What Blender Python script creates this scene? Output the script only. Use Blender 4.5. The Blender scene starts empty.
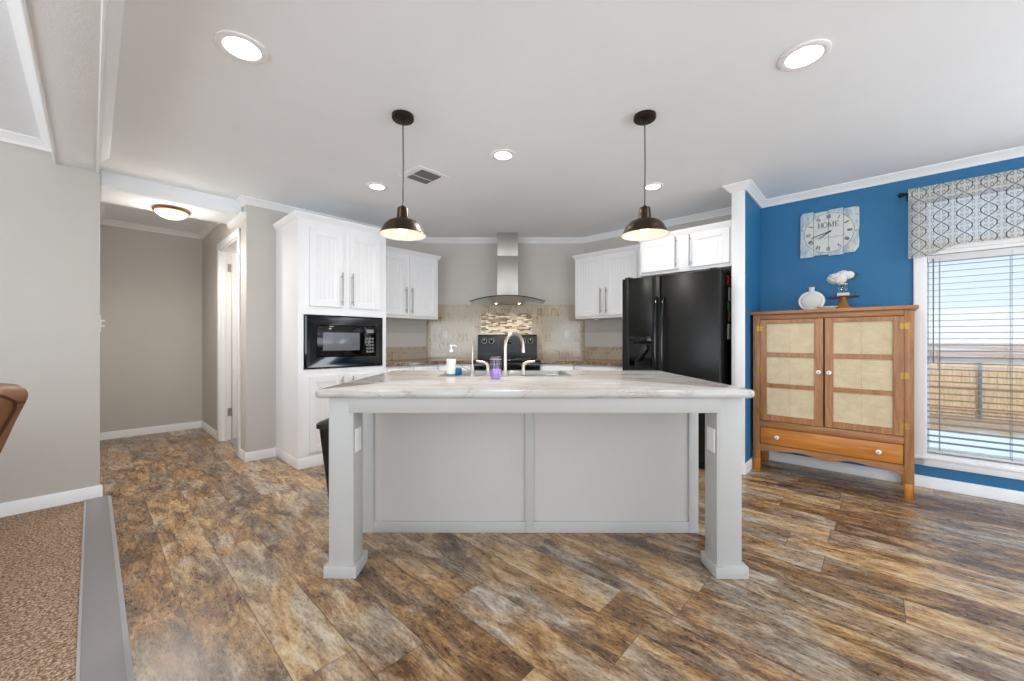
import bpy, bmesh, math, random
from mathutils import Vector, Matrix
random.seed(7)
R = math.radians
SC = bpy.context.scene
COL = SC.collection

# ------------------------------------------------------------------ camera
CAM_H = 1.14
cd = bpy.data.cameras.new('camera'); cam = bpy.data.objects.new('camera', cd); COL.objects.link(cam)
cam.location = (0, 0, CAM_H); cam.rotation_euler = (R(90), 0, 0)
cd.sensor_width = 36; cd.lens = 392 / 1024 * 36; cd.clip_start = 0.05; cd.clip_end = 500
SC.camera = cam
# ------------------------------------------------------------------ view, world, sun, fill lamps
SC.view_settings.view_transform = 'Standard'; SC.view_settings.look = 'None'
SC.view_settings.exposure = 0.60; SC.view_settings.gamma = 1; SC.view_settings.use_curve_mapping = False
SC.cycles.max_bounces = 8; SC.cycles.diffuse_bounces = 6
SC.cycles.sample_clamp_indirect = 6
W = bpy.data.worlds.new('World'); SC.world = W; W.use_nodes = True
wn = W.node_tree.nodes; wl = W.node_tree.links
bg = wn['Background']; tc = wn.new('ShaderNodeTexCoord'); sx = wn.new('ShaderNodeSeparateXYZ'); rp = wn.new('ShaderNodeValToRGB')
wl.new(tc.outputs['Generated'], sx.inputs[0]); wl.new(sx.outputs['Z'], rp.inputs[0]); wl.new(rp.outputs[0], bg.inputs['Color'])
rp.color_ramp.elements[0].position = 0.0; rp.color_ramp.elements[0].color = (0.82, 0.91, 1.0, 1)
rp.color_ramp.elements[1].position = 0.35; rp.color_ramp.elements[1].color = (0.52, 0.72, 0.98, 1)
bg.inputs['Strength'].default_value = .78
A47, A43 = R(47), R(-43)          # the two wall directions of the house
V = Vector((math.cos(A47), math.sin(A47), 0)); U = Vector((-math.sin(A47), math.cos(A47), 0))
def uv(v, u, z=0.0): return V * v + U * u + Vector((0, 0, z))
def lamp(kind, name, loc, energy, color=(1, 1, 1), aim=None, **kw):
    d = bpy.data.lights.new(name, kind); d.energy = energy; d.color = color
    for k, val in kw.items(): setattr(d, k, val)
    o = bpy.data.objects.new(name, d); COL.objects.link(o); o.location = loc
    if aim is not None: o.rotation_euler = Vector(aim).to_track_quat('-Z', 'Y').to_euler()
    return o
sun_dir = V * 0.75 + U * 0.45 + Vector((0, 0, -0.85))
lamp('SUN', 'sun', (0, 0, 8), 1.35, (1, 0.96, 0.9), sun_dir, angle=R(1))
# fill lamps added at unseen openings, tilted up to brighten the ceiling 
lamp('AREA', 'fill_dining_opening', uv(.4, -4.15, 1.2), 92, (0.85, 0.93, 1.0), U + Vector((0, 0, 1.1)), shape='RECTANGLE', size=5.6, size_y=2.0)
lamp('AREA', 'fill_living_opening', uv(-3.95, .2, 1.2), 104, (0.85, 0.93, 1.0), V + Vector((0, 0, 1.1)), shape='RECTANGLE', size=5.6, size_y=2.0)
lamp('AREA', 'fill_right_opening', uv(4.40, -2.5, 1.1), 50, (0.90, 0.955, 1.0), -V + Vector((0, 0, .4)), shape='RECTANGLE', size=1.4, size_y=1.9)

# ------------------------------------------------------------------ materials
def srgb(r, g, b):
    f = lambda c: (c / 255 / 12.92) if c / 255 <= .04045 else ((c / 255 + .055) / 1.055) ** 2.4
    return (f(r), f(g), f(b), 1)
class NT:
    def __init__(s, name):
        s.m = bpy.data.materials.new(name); s.m.use_nodes = True
        s.t = s.m.node_tree; s.b = s.t.nodes['Principled BSDF']; s.out = s.t.nodes['Material Output']; s._tc = None
    def n(s, typ, **kw):
        x = s.t.nodes.new(typ)
        for k, v in kw.items(): setattr(x, k, v)
        return x
    def l(s, a, b): s.t.links.new(a, b)
    def obj(s):
        if s._tc is None: s._tc = s.n('ShaderNodeTexCoord')
        return s._tc.outputs['Object']
    def map(s, scale=(1, 1, 1), loc=(0, 0, 0), rot=(0, 0, 0), src=None):
        x = s.n('ShaderNodeMapping'); x.inputs['Scale'].default_value = scale; x.inputs['Location'].default_value = loc; x.inputs['Rotation'].default_value = rot
        s.l(src or s.obj(), x.inputs['Vector']); return x.outputs[0]
    def noise(s, vec, scale=5, detail=4, rough=.5, dist=0, w=None):
        x = s.n('ShaderNodeTexNoise')
        if w is not None: x.noise_dimensions = '4D'; s.l(w, x.inputs['W'])
        s.l(vec, x.inputs['Vector']); x.inputs['Scale'].default_value = scale; x.inputs['Detail'].default_value = detail
        x.inputs['Roughness'].default_value = rough; x.inputs['Distortion'].default_value = dist
        return x.outputs['Fac']
    def ramp(s, fac, stops, interp='LINEAR'):
        x = s.n('ShaderNodeValToRGB'); cr = x.color_ramp; cr.interpolation = interp
        while len(cr.elements) < len(stops): cr.elements.new(.5)
        for e, (p, c) in zip(cr.elements, stops): e.position = p; e.color = c if isinstance(c, tuple) else (c, c, c, 1)
        s.l(fac, x.inputs[0]); return x.outputs[0]
    def mix(s, fac, a, b, blend='MIX'):
        x = s.n('ShaderNodeMix', data_type='RGBA', blend_type=blend)
        for sock, val in ((x.inputs[0], fac), (x.inputs[6], a), (x.inputs[7], b)):
            if hasattr(val, 'links') or hasattr(val, 'is_linked'): s.l(val, sock)
            else: sock.default_value = val
        return x.outputs[2]
    def math(s, op, a, b=0.0, c=None):
        x = s.n('ShaderNodeMath', operation=op)
        for i, val in enumerate((a, b) if c is None else (a, b, c)):
            if hasattr(val, 'is_linked'): s.l(val, x.inputs[i])
            else: x.inputs[i].default_value = val
        return x.outputs[0]
    def bump(s, h, strength=.2, dist=.005):
        x = s.n('ShaderNodeBump'); x.inputs['Strength'].default_value = strength; x.inputs['Distance'].default_value = dist
        s.l(h, x.inputs['Height']); s.l(x.outputs[0], s.b.inputs['Normal']); return x
    def sep(s, vec=None):
        x = s.n('ShaderNodeSeparateXYZ'); s.l(vec or s.obj(), x.inputs[0]); return x.outputs
    def comb(s, x=0., y=0., z=0.):
        c = s.n('ShaderNodeCombineXYZ')
        for i, val in enumerate((x, y, z)):
            if hasattr(val, 'is_linked'): s.l(val, c.inputs[i])
            else: c.inputs[i].default_value = val
        return c.outputs[0]
    def base(s, col):
        if hasattr(col, 'is_linked'): s.l(col, s.b.inputs['Base Color'])
        else: s.b.inputs['Base Color'].default_value = col
    def pr(s, **kw):
        for k, v in kw.items(): s.b.inputs[k.replace('_', ' ')].default_value = v
        return s
M = {}
def paint(name, col, rough=.6, bs=0., scale=120, dist=.002, var=.03, **kw):
    t = NT(name); f = t.noise(t.obj(), 3, 3)
    c = tuple(x * (1 - var) for x in col[:3]) + (1,)
    t.base(t.mix(f, c, tuple(min(1, x * (1 + var)) for x in col[:3]) + (1,))); t.pr(Roughness=rough, **kw)
    if bs: t.bump(t.noise(t.obj(), scale, 3, .6), bs, dist)
    M[name] = t.m; return t
paint('greige', srgb(202, 197, 190), .7, .25, 160)
paint('blue', srgb(38, 112, 159), .55, .6, 90, .004)
paint('ceiling', srgb(242, 245, 248), .8, .1, 60)
paint('ceiling_texture', srgb(242, 245, 248), .85, .5, 90, .004)
paint('trim', srgb(242, 242, 242), .35, 0)
paint('cabinet', srgb(243, 243, 244), .38, 0)
paint('island', srgb(184, 182, 178), .4, 0)
paint('island_panel', srgb(194, 189, 184), .45, 0)
paint('bathroom', srgb(232, 230, 226), .7)
paint('vinyl_grey', srgb(150, 142, 142), .5, .1, 30)
paint('strip_grey', srgb(138, 134, 134), .45, .15, 20)
paint('strip_edge', srgb(165, 165, 168), .4)
paint('plastic_white', srgb(236, 236, 233), .35)
paint('plastic_black', srgb(14, 14, 15), .35)
paint('appliance_black', srgb(22, 22, 21), .3, .2, 260, .001, Specular_IOR_Level=.3)
paint('gloss_black', srgb(8, 8, 9), .06)
paint('slot_dark', srgb(40, 38, 36), .6)
paint('vent_grey', srgb(120, 120, 120), .5)
paint('porcelain', srgb(240, 238, 232), .15)
paint('cream_ceramic', srgb(214, 212, 204), .4, .3, 60)
paint('blind', srgb(226, 226, 226), .45); paint('blind_slat_shaded', srgb(146, 148, 153), .5)  # white slats coloured grey: backlit shade put into their paint
paint('cord', srgb(38, 32, 28), .6)
paint('blue_plastic', srgb(20, 88, 140), .35)
paint('leaf', srgb(52, 82, 46), .5)
paint('petal', srgb(240, 238, 230), .6)
paint('mag_red', srgb(190, 60, 50), .4); paint('mag_green', srgb(70, 140, 80), .4); paint('mag_white', srgb(225, 222, 215), .4); paint('mag_orange', srgb(200, 120, 80), .4)
paint('ink', srgb(70, 72, 72), .8); paint('ink_light', srgb(130, 132, 130), .8)
def metal(name, col, rough=.3, streak=None):
    t = NT(name); t.pr(Metallic=1.0, Roughness=rough); t.base(col)
    if streak:
        f = t.noise(t.map(streak), 30, 3); t.l(t.ramp(f, [(0, rough * .8), (1, rough * 1.25)]), t.b.inputs['Roughness'])
    M[name] = t.m
metal('stainless', srgb(184, 179, 173), .42, (1, 1, 40)); metal('sink_steel', srgb(190, 190, 190), .35)
metal('nickel', srgb(196, 188, 178), .3); metal('pull', srgb(165, 163, 160), .35)
metal('brass', srgb(168, 132, 74), .4); metal('hinge', srgb(165, 160, 152), .4); metal('rod', srgb(50, 42, 38), .4)
t = NT('bronze'); f = t.noise(t.obj(), 25, 4); t.base(t.mix(f, srgb(36, 30, 27), srgb(70, 55, 39))); t.pr(Metallic=.8, Roughness=.38); M['bronze'] = t.m
t = NT('antique_brass'); t.base(srgb(160, 115, 60)); t.pr(Metallic=.9, Roughness=.35); M['antique_brass'] = t.m
t = NT('gold_wood'); f = t.noise(t.map((4, 4, 30)), 5, 4); t.base(t.mix(f, srgb(140, 96, 34), srgb(178, 130, 56))); t.pr(Roughness=.4, Metallic=.3); M['gold_wood'] = t.m
def emit(name, col, strength):
    t = NT(name); t.base((.8, .8, .8, 1)); t.b.inputs['Emission Color'].default_value = col; t.b.inputs['Emission Strength'].default_value = strength; M[name] = t.m
emit('lens', (1, .97, .92, 1), 6); emit('bulb', (1, .86, .66, 1), 2.2); emit('dome_glow', (1, .9, .74, 1), 1.5); emit('hood_bulb', (1, .85, .55, 1), 12)
t = paint('shade_white', srgb(240, 236, 228), .5)
def glass(name, tint, gl=.12, fk=.45):
    t = NT(name); tr = t.n('ShaderNodeBsdfTransparent'); gs = t.n('ShaderNodeBsdfGlossy'); mx = t.n('ShaderNodeMixShader'); lw = t.n('ShaderNodeLayerWeight')
    tr.inputs[0].default_value = tint; gs.inputs['Roughness'].default_value = .03; lw.inputs['Blend'].default_value = .25
    t.l(t.math('MULTIPLY_ADD', lw.outputs['Fresnel'], fk, gl * .15), mx.inputs[0]); t.l(tr.outputs[0], mx.inputs[1]); t.l(gs.outputs[0], mx.inputs[2]); t.l(mx.outputs[0], t.out.inputs['Surface'])
    M[name] = t.m
glass('pane', (.97, .98, .98, 1)); glass('clear_glass', (.96, .97, .97, 1), .2, .2); glass('lilac_glass', (.95, .92, .98, 1), .2, .18); glass('canopy_glass', (.87, .90, .88, 1), .3, .3)
t = NT('lilac_wax'); t.base(srgb(172, 140, 222)); t.pr(Roughness=.5); M['lilac_wax'] = t.m

# plank floor: planks run along local y, 0.198 wide, butt joints staggered at random
t = NT('plank_floor'); s = t.sep()
xr = t.math('SUBTRACT', s['X'], .064); row = t.math('FLOOR', t.math('DIVIDE', xr, .198))
stag = t.math('MULTIPLY', t.math('FRACT', t.math('MULTIPLY', t.math('SINE', t.math('MULTIPLY', row, 12.9898)), 437.585)), 1.22)
vec = t.comb(t.math('ADD', s['Y'], stag), xr, 0.)
bk = t.n('ShaderNodeTexBrick'); t.l(vec, bk.inputs['Vector']); bk.offset = 0; bk.offset_frequency = 2
for k, val in (('Scale', 1), ('Mortar Size', .0013), ('Mortar Smooth', .2), ('Brick Width', 1.22), ('Row Height', .198), ('Bias', 0)): bk.inputs[k].default_value = val
bk.inputs['Color1'].default_value = (0, 0, 0, 1); bk.inputs['Color2'].default_value = (1, 1, 1, 1); bk.inputs['Mortar'].default_value = (.5, .5, .5, 1)
rb = t.sep(bk.outputs['Color'])['X']; wv = t.math('MULTIPLY', rb, 37.)
n1 = t.noise(t.map((2.4, 8.0, 1), src=vec), 1.7, 10, .70, .9, wv)
n2 = t.noise(t.map((4.5, 70, 1), src=vec), 1.6, 6, .75, .25, wv)
n5 = t.noise(t.map((20, 55, 1), src=vec), 1.7, 7, .8, .6, wv)
n3 = t.noise(t.map((1.2, 2.6, 1), src=vec), 1.5, 4, .6, .5, t.math('ADD', t.math('MULTIPLY', rb, 3.), 11.))
n4 = t.noise(t.map((7, 24, 1), src=vec), 2.2, 4, .7, 1.2, wv)
tone = t.math('ADD', t.math('ADD', t.math('MULTIPLY', n1, .58), t.math('MULTIPLY', n2, .16)), t.math('MULTIPLY', n5, .26))
tone = t.math('ADD', tone, t.math('MULTIPLY_ADD', rb, .09, -.045))
c_warm = t.ramp(tone, [(.39, srgb(66, 43, 27)), (.445, srgb(108, 76, 48)), (.495, srgb(150, 112, 70)), (.54, srgb(184, 147, 99)), (.615, srgb(214, 190, 150))])
c_grey = t.ramp(tone, [(.39, srgb(64, 50, 40)), (.445, srgb(106, 87, 72)), (.50, srgb(144, 128, 111)), (.55, srgb(176, 163, 147)), (.625, srgb(210, 200, 187))])
col = t.mix(t.ramp(n3, [(.44, 0.), (.62, 1.)]), c_warm, c_grey)
col = t.mix(t.ramp(n4, [(.33, .35), (.40, 0.)]), col, srgb(78, 52, 35))
col = t.mix(t.ramp(n4, [(.59, 0.), (.68, .6)]), col, srgb(205, 186, 158))
col = t.mix(bk.outputs['Fac'], col, srgb(70, 54, 42)); t.base(col)
t.l(t.ramp(n5, [(.35, .24), (.65, .36)]), t.b.inputs['Roughness']); t.pr(Specular_IOR_Level=.6, Coat_Weight=.22, Coat_Roughness=.3)
t.bump(t.math('SUBTRACT', t.math('MULTIPLY', n5, .6), bk.outputs['Fac']), .3, .002); M['plank_floor'] = t.m

t = NT('carpet'); n1 = t.noise(t.obj(), 95, 3, .75); n2 = t.noise(t.obj(), 3, 3)
c = t.ramp(n1, [(.36, srgb(84, 58, 40)), (.46, srgb(146, 112, 86)), (.54, srgb(184, 156, 130)), (.64, srgb(222, 206, 186))])
t.base(t.mix(t.math('MULTIPLY', n2, .3), c, srgb(150, 112, 80))); t.pr(Roughness=.95); t.bump(n1, 1., .012); M['carpet'] = t.m

t = NT('marble'); nA = t.noise(t.map((1.0, 3.2, 2.2), rot=(0, .5, .35)), 1.9, 5, .55, .9); nB = t.noise(t.map((.8, 4.2, 2.6), rot=(0, .6, .42), loc=(3, 1, 0)), 3.4, 5, .5, 1.0)
vA = t.ramp(t.math('ABSOLUTE', t.math('SUBTRACT', nA, .5)), [(0, .8), (.012, .28), (.05, 0.)]); vB = t.ramp(t.math('ABSOLUTE', t.math('SUBTRACT', nB, .47)), [(0, .6), (.010, .15), (.03, 0.)])
c = t.mix(t.ramp(t.noise(t.map((1, 3, 1)), 1.5, 4), [(.45, 0.), (.65, 1.)]), srgb(196, 194, 191), srgb(179, 169, 162)); c = t.mix(vA, c, srgb(168, 155, 147)); c = t.mix(vB, c, srgb(150, 142, 138)); t.base(c); t.pr(Roughness=.16); M['marble'] = t.m

t = NT('granite'); v1 = t.n('ShaderNodeTexVoronoi'); t.l(t.obj(), v1.inputs['Vector']); v1.inputs['Scale'].default_value = 75
c = t.ramp(t.sep(v1.outputs['Color'])['X'], [(0, srgb(58, 44, 36)), (.35, srgb(120, 92, 72)), (.65, srgb(168, 140, 112)), (1, srgb(206, 190, 168))], 'CONSTANT')
t.base(t.mix(.35, c, srgb(128, 104, 84))); t.pr(Roughness=.12); M['granite'] = t.m

def tile(name, bw, bh, mort, stops, rough, var):
    t = NT(name); s = t.sep(); vec = t.comb(s['X'], s['Z'], 0.)
    bk = t.n('ShaderNodeTexBrick'); t.l(vec, bk.inputs['Vector']); bk.offset = .5
    for k, val in (('Scale', 1), ('Mortar Size', mort), ('Mortar Smooth', .1), ('Brick Width', bw), ('Row Height', bh)): bk.inputs[k].default_value = val
    bk.inputs['Color1'].default_value = (0, 0, 0, 1); bk.inputs['Color2'].default_value = (1, 1, 1, 1); bk.inputs['Mortar'].default_value = (.5, .5, .5, 1)
    rb = t.sep(bk.outputs['Color'])['X']
    n = t.noise(t.map((22, 9, 5.5)), 1.7, 8, .75, .9, t.math('MULTIPLY', rb, 30.))
    f = t.math('ADD', t.math('MULTIPLY', rb, var), t.math('MULTIPLY', n, 1 - var))
    c = t.ramp(f, stops); t.base(t.mix(bk.outputs['Fac'], c, srgb(196, 184, 166))); t.pr(Roughness=rough)
    t.bump(t.math('SUBTRACT', t.math('MULTIPLY', n, .15), bk.outputs['Fac']), .35, .002); M[name] = t.m
tile('tile', .163, .112, .0022, [(.28, srgb(126, 104, 78)), (.42, srgb(168, 148, 120)), (.50, srgb(194, 181, 160)), (.58, srgb(178, 166, 148)), (.74, srgb(212, 204, 190))], .1, .13)
tile('mosaic', .062, .0185, .0016, [(.2, srgb(112, 84, 58)), (.38, srgb(176, 148, 112)), (.5, srgb(226, 214, 190)), (.68, srgb(240, 234, 220)), (.85, srgb(196, 172, 140))], .15, .75)

def wood(name, dark, mid, light, along='Z', rough=.35):
    t = NT(name); sc = {'Z': (14, 14, 1.2), 'X': (1.2, 14, 14)}[along]
    n1 = t.noise(t.map(sc), 2.2, 7, .6, .8); n2 = t.noise(t.map(tuple(x * 4 for x in sc)), 2, 4, .6)
    f = t.math('ADD', t.math('MULTIPLY', n1, .7), t.math('MULTIPLY', n2, .3))
    c = t.ramp(f, [(.3, dark), (.5, mid), (.68, light)])
    vo = t.n('ShaderNodeTexVoronoi'); t.l(t.map((1.5, 1.5, 1.5)), vo.inputs['Vector']); vo.inputs['Scale'].default_value = 2.6
    k = t.ramp(vo.outputs['Distance'], [(.03, 1.), (.075, 0.)]); c = t.mix(t.math('MULTIPLY', k, .8), c, tuple(x * .45 for x in dark[:3]) + (1,))
    t.base(c); t.pr(Roughness=rough); t.bump(n2, .08, .002); M[name] = t.m
wood('pine', srgb(128, 82, 47), srgb(164, 112, 68), srgb(188, 138, 90))
wood('pine_rail', srgb(128, 82, 47), srgb(163, 111, 67), srgb(188, 138, 90), 'X')
wood('pine_orange', srgb(158, 92, 32), srgb(194, 122, 46), srgb(212, 146, 70), 'X')
wood('pine_foot', srgb(120, 66, 16), srgb(180, 112, 30), srgb(206, 140, 50))
wood('fence_wood', srgb(186, 146, 98), srgb(224, 186, 136), srgb(238, 208, 164), 'Z', .8)
# punched tin: stamped four-square lattice
t = NT('punched_tin'); n = t.noise(t.obj(), 14, 5, .6, .6); wv = t.n('ShaderNodeTexWave', wave_type='RINGS'); t.l(t.map((1, 1, 1.4)), wv.inputs['Vector']); wv.inputs['Scale'].default_value = 18; wv.inputs['Distortion'].default_value = 6
t.base(t.mix(n, srgb(190, 168, 128), srgb(228, 214, 184))); t.pr(Roughness=.5); t.bump(t.math('ADD', wv.outputs['Fac'], t.noise(t.obj(), 220, 2)), .3, .003); M['punched_tin'] = t.m
t = NT('clock_plank'); n = t.noise(t.map((3, 3, 1.2)), 7, 6, .65, .4); n2 = t.noise(t.obj(), 30, 4)
t.base(t.mix(t.ramp(n2, [(.62, 0.), (.72, .6)]), t.ramp(n, [(.35, srgb(158, 178, 192)), (.5, srgb(196, 206, 208)), (.6, srgb(216, 216, 208)), (.75, srgb(196, 178, 150))]), srgb(140, 104, 70))); t.pr(Roughness=.8); M['clock_plank'] = t.m
t = NT('clock_face'); n = t.noise(t.obj(), 12, 5); t.base(t.mix(n, srgb(204, 208, 206), srgb(224, 224, 218))); t.pr(Roughness=.8); M['clock_face'] = t.m
t = NT('leather'); n = t.noise(t.obj(), 9, 4); t.base(t.mix(n, srgb(108, 70, 44), srgb(150, 104, 72))); t.pr(Roughness=.5); t.bump(t.noise(t.obj(), 150, 3), .15, .002); M['leather'] = t.m
t = NT('seam'); t.base(srgb(72, 44, 28)); t.pr(Roughness=.6); M['seam'] = t.m
# valance: sheer off-white with a taupe ogee trellis
t = NT('valance_fabric'); s = t.sep(); P_, Q_ = .0575, .196
p = t.math('DIVIDE', s['X'], P_); q = t.math('DIVIDE', s['Z'], Q_)
wob = t.math('MULTIPLY', t.math('COSINE', t.math('MULTIPLY', q, 2 * math.pi)), .33)
def line(a, w): return t.math('LESS_THAN', t.math('ABSOLUTE', t.math('SUBTRACT', t.math('FRACT', a), .5)), w)
l1 = line(t.math('ADD', t.math('MULTIPLY', p, .5), wob), .024); l2 = line(t.math('SUBTRACT', t.math('MULTIPLY', p, .5), wob), .024)
fx = t.math('SUBTRACT', t.math('FRACT', t.math('MULTIPLY', p, 2.)), .5); fz = t.math('MULTIPLY', t.math('SUBTRACT', t.math('FRACT', t.math('MULTIPLY', q, 4.)), .5), .85)
rr = t.math('SQRT', t.math('ADD', t.math('MULTIPLY', fx, fx), t.math('MULTIPLY', fz, fz)))
ring = t.math('LESS_THAN', t.math('ABSOLUTE', t.math('SUBTRACT', rr, .24)), .07)
pat = t.math('MAXIMUM', t.math('MAXIMUM', l1, l2), t.math('MULTIPLY', ring, .55))
c = t.mix(pat, srgb(244, 243, 238), srgb(112, 105, 92)); t.base(c); t.pr(Roughness=.9)
tl = t.n('ShaderNodeBsdfTranslucent'); t.l(c, tl.inputs[0]); mx = t.n('ShaderNodeMixShader'); mx.inputs[0].default_value = .62
t.l(t.b.outputs[0], mx.inputs[1]); t.l(tl.outputs[0], mx.inputs[2]); tp = t.n('ShaderNodeBsdfTransparent'); m2 = t.n('ShaderNodeMixShader'); t.l(t.math('MULTIPLY', t.math('MULTIPLY_ADD', pat, -.36, .52), t.math('LESS_THAN', s['Z'], .452)), m2.inputs[0]); t.l(mx.outputs[0], m2.inputs[1]); t.l(tp.outputs[0], m2.inputs[2]); t.l(m2.outputs[0], t.out.inputs['Surface']); M['valance_fabric'] = t.m
t = NT('outdoor_ground'); s = t.sep(); n = t.noise(t.obj(), .7, 5, .6); n2 = t.noise(t.map((.25, .05, 1)), 1., 5, .6); n3 = t.noise(t.obj(), 9, 4)
straw = t.mix(n3, srgb(150, 112, 72), srgb(206, 172, 126)); snow = t.mix(n, srgb(216, 226, 240), srgb(242, 246, 252))
edge = t.math('ADD', s['X'], t.math('MULTIPLY', n, 2.2))
near = t.mix(t.ramp(t.math('MULTIPLY', edge, .05), [(.655, 0.), (.69, 1.)]), snow, straw)
field = t.mix(t.ramp(n2, [(.56, 0.), (.62, 1.)]), t.mix(n3, srgb(146, 96, 52), srgb(196, 144, 88)), snow)
t.base(t.mix(t.math('GREATER_THAN', s['X'], 15.2), near, field)); t.pr(Roughness=.9); M['outdoor_ground'] = t.m

# ------------------------------------------------------------------ mesh builder
FR = {'W': 0.0, 'L': A47, 'R': A43}       # L: x = V, y = U ;  R: x = -U, y = V
class MB:
    def __init__(s): s.bm = bmesh.new()
    def _add(s, verts, faces, mat=None):
        vs = [s.bm.verts.new(mat @ Vector(v) if mat else v) for v in verts]
        out = []
        for f in faces:
            try: out.append(s.bm.faces.new([vs[i] for i in f]))
            except ValueError: pass
        return vs, out
    def box(s, x0, x1, y0, y1, z0, z1, bev=0, seg=2, mat=None):
        x0, x1 = min(x0, x1), max(x0, x1); y0, y1 = min(y0, y1), max(y0, y1); z0, z1 = min(z0, z1), max(z0, z1)
        vs, fs = s._add([(x, y, z) for z in (z0, z1) for y in (y0, y1) for x in (x0, x1)],
                        [(0, 2, 3, 1), (4, 5, 7, 6), (0, 1, 5, 4), (2, 6, 7, 3), (0, 4, 6, 2), (1, 3, 7, 5)], mat)
        if bev:
            es = list({e for f in fs for e in f.edges})
            bmesh.ops.bevel(s.bm, geom=es, offset=bev, segments=seg, affect='EDGES', profile=.5)
        return s
    def prism(s, pts, a0, a1, axis='z', bev=0, mat=None):
        mk = {'z': lambda p, a: (p[0], p[1], a), 'y': lambda p, a: (p[0], a, p[1]), 'x': lambda p, a: (a, p[0], p[1])}[axis]
        n = len(pts)
        vs, fs = s._add([mk(p, a0) for p in pts] + [mk(p, a1) for p in pts],
               [tuple(range(n)), tuple(range(n, 2 * n))[::-1]] + [(i, (i + 1) % n, n + (i + 1) % n, n + i) for i in range(n)], mat)
        if bev:
            es = list({e for f in fs for e in f.edges})
            bmesh.ops.bevel(s.bm, geom=es, offset=bev, segments=2, affect='EDGES', profile=.5)
        return s
    def tube(s, pts, r, n=10, closed=False):
        pts = [Vector(p) for p in pts]; m = len(pts); rings = []; up = None
        for i, p in enumerate(pts):
            a = pts[(i - 1) % m] if (closed or i > 0) else p; b = pts[(i + 1) % m] if (closed or i < m - 1) else p
            d = (b - a).normalized()
            if up is None: up = d.orthogonal().normalized()
            else: up = (up - d * up.dot(d)); up = up.normalized() if up.length > 1e-6 else d.orthogonal().normalized()
            q = d.cross(up); rad = r[i] if isinstance(r, (list, tuple)) else r
            rings.append([s.bm.verts.new(p + (up * math.cos(2 * math.pi * k / n) + q * math.sin(2 * math.pi * k / n)) * rad) for k in range(n)])
        for i in range(m if closed else m - 1):
            A, B = rings[i], rings[(i + 1) % m]
            for k in range(n): s.bm.faces.new([A[k], A[(k + 1) % n], B[(k + 1) % n], B[k]])
        if not closed: s.bm.faces.new(rings[0][::-1]); s.bm.faces.new(rings[-1])
        return s
    def lathe(s, prof, c=(0, 0, 0), n=36, mat=None, cap=True):
        T = Matrix.Translation(c) @ (mat or Matrix()); rings = []
        for r, z in prof:
            if r < 1e-6: rings.append([s.bm.verts.new(T @ Vector((0, 0, z)))])
            else: rings.append([s.bm.verts.new(T @ Vector((r * math.cos(2 * math.pi * k / n), r * math.sin(2 * math.pi * k / n), z))) for k in range(n)])
        for A, B in zip(rings, rings[1:]):
            for k in range(n):
                a, b = A[k % len(A)], A[(k + 1) % len(A)]; c_, d = B[(k + 1) % len(B)], B[k % len(B)]
                f = []
                for x in (a, b, c_, d):
                    if x not in f: f.append(x)
                if len(f) > 2: s.bm.faces.new(f)
        if cap:
            for Rg in (rings[0], rings[-1]):
                if len(Rg) > 2: s.bm.faces.new(Rg)
        return s
    def ball(s, c, rad, n=16, m=10, mat=None):
        prof = [(math.sin(math.pi * i / m), -math.cos(math.pi * i / m)) for i in range(m + 1)]; prof[0] = (0, -1); prof[-1] = (0, 1)
        T = Matrix.Translation(c) @ (mat or Matrix()) @ Matrix.Diagonal((*rad, 1)); k0 = MB(); k0.lathe(prof, n=n, cap=False)
        me = bpy.data.meshes.new('tmp'); k0.bm.to_mesh(me); me.transform(T); s.bm.from_mesh(me); bpy.data.meshes.remove(me); return s
    def sweep(s, path, prof):                       # prof (out, z): out = to the left of the path
        path = [Vector((p[0], p[1], 0)) for p in path]; rings = []
        for i, p in enumerate(path):
            ds = []
            if i > 0: ds.append((p - path[i - 1]).normalized())
            if i < len(path) - 1: ds.append((path[i + 1] - p).normalized())
            ns = [Vector((-d.y, d.x, 0)) for d in ds]; nn = sum(ns, Vector()) / len(ns); nn = nn / nn.length_squared
            rings.append([s.bm.verts.new(p + nn * o + Vector((0, 0, z))) for o, z in prof])
        k = len(prof)
        for A, B in zip(rings, rings[1:]):
            for j in range(k): s.bm.faces.new([A[j], A[(j + 1) % k], B[(j + 1) % k], B[j]])
        s.bm.faces.new(rings[0]); s.bm.faces.new(rings[-1]); return s
    def build(s, name, mat, parent=None, smooth=40, base=None):
        b = Vector(base) if base is not None else (BASE.get(parent.name, Vector()) if parent else Vector())
        if b.length: bmesh.ops.translate(s.bm, verts=s.bm.verts, vec=-b)
        bmesh.ops.recalc_face_normals(s.bm, faces=s.bm.faces)
        me = bpy.data.meshes.new(name); s.bm.to_mesh(me); s.bm.free()
        me.materials.append(M[mat]); me.polygons.foreach_set('use_smooth', [True] * len(me.polygons)); me.set_sharp_from_angle(angle=R(smooth))
        o = bpy.data.objects.new(name, me); COL.objects.link(o)
        if parent: o.parent = parent; BASE[o.name] = b
        return o
BASE = {}
def place(o, frame, loc):
    o.rotation_euler = (0, 0, FR[frame]); o.location = Matrix.Rotation(FR[frame], 3, 'Z') @ Vector(loc)
def tag(o, label, cat, group=None):
    o['label'] = label; o['category'] = cat
    if group: o['group'] = group
def thing(name, label, cat, frame, loc, group=None):
    o = bpy.data.objects.new(name, None); COL.objects.link(o); place(o, frame, loc); BASE[o.name] = Vector(loc); o.empty_display_size = .1
    tag(o, label, cat, group); return o
def single(mb, name, mat, label, cat, frame, loc, group=None, smooth=40):
    o = mb.build(name, mat, base=loc, smooth=smooth); place(o, frame, loc); tag(o, label, cat, group); return o
def struct(mb, name, mat, frame='L', parent=None):
    o = mb.build(name, mat, parent)
    if not parent: place(o, frame, (0, 0, 0)); o['kind'] = 'structure'
    return o
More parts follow.
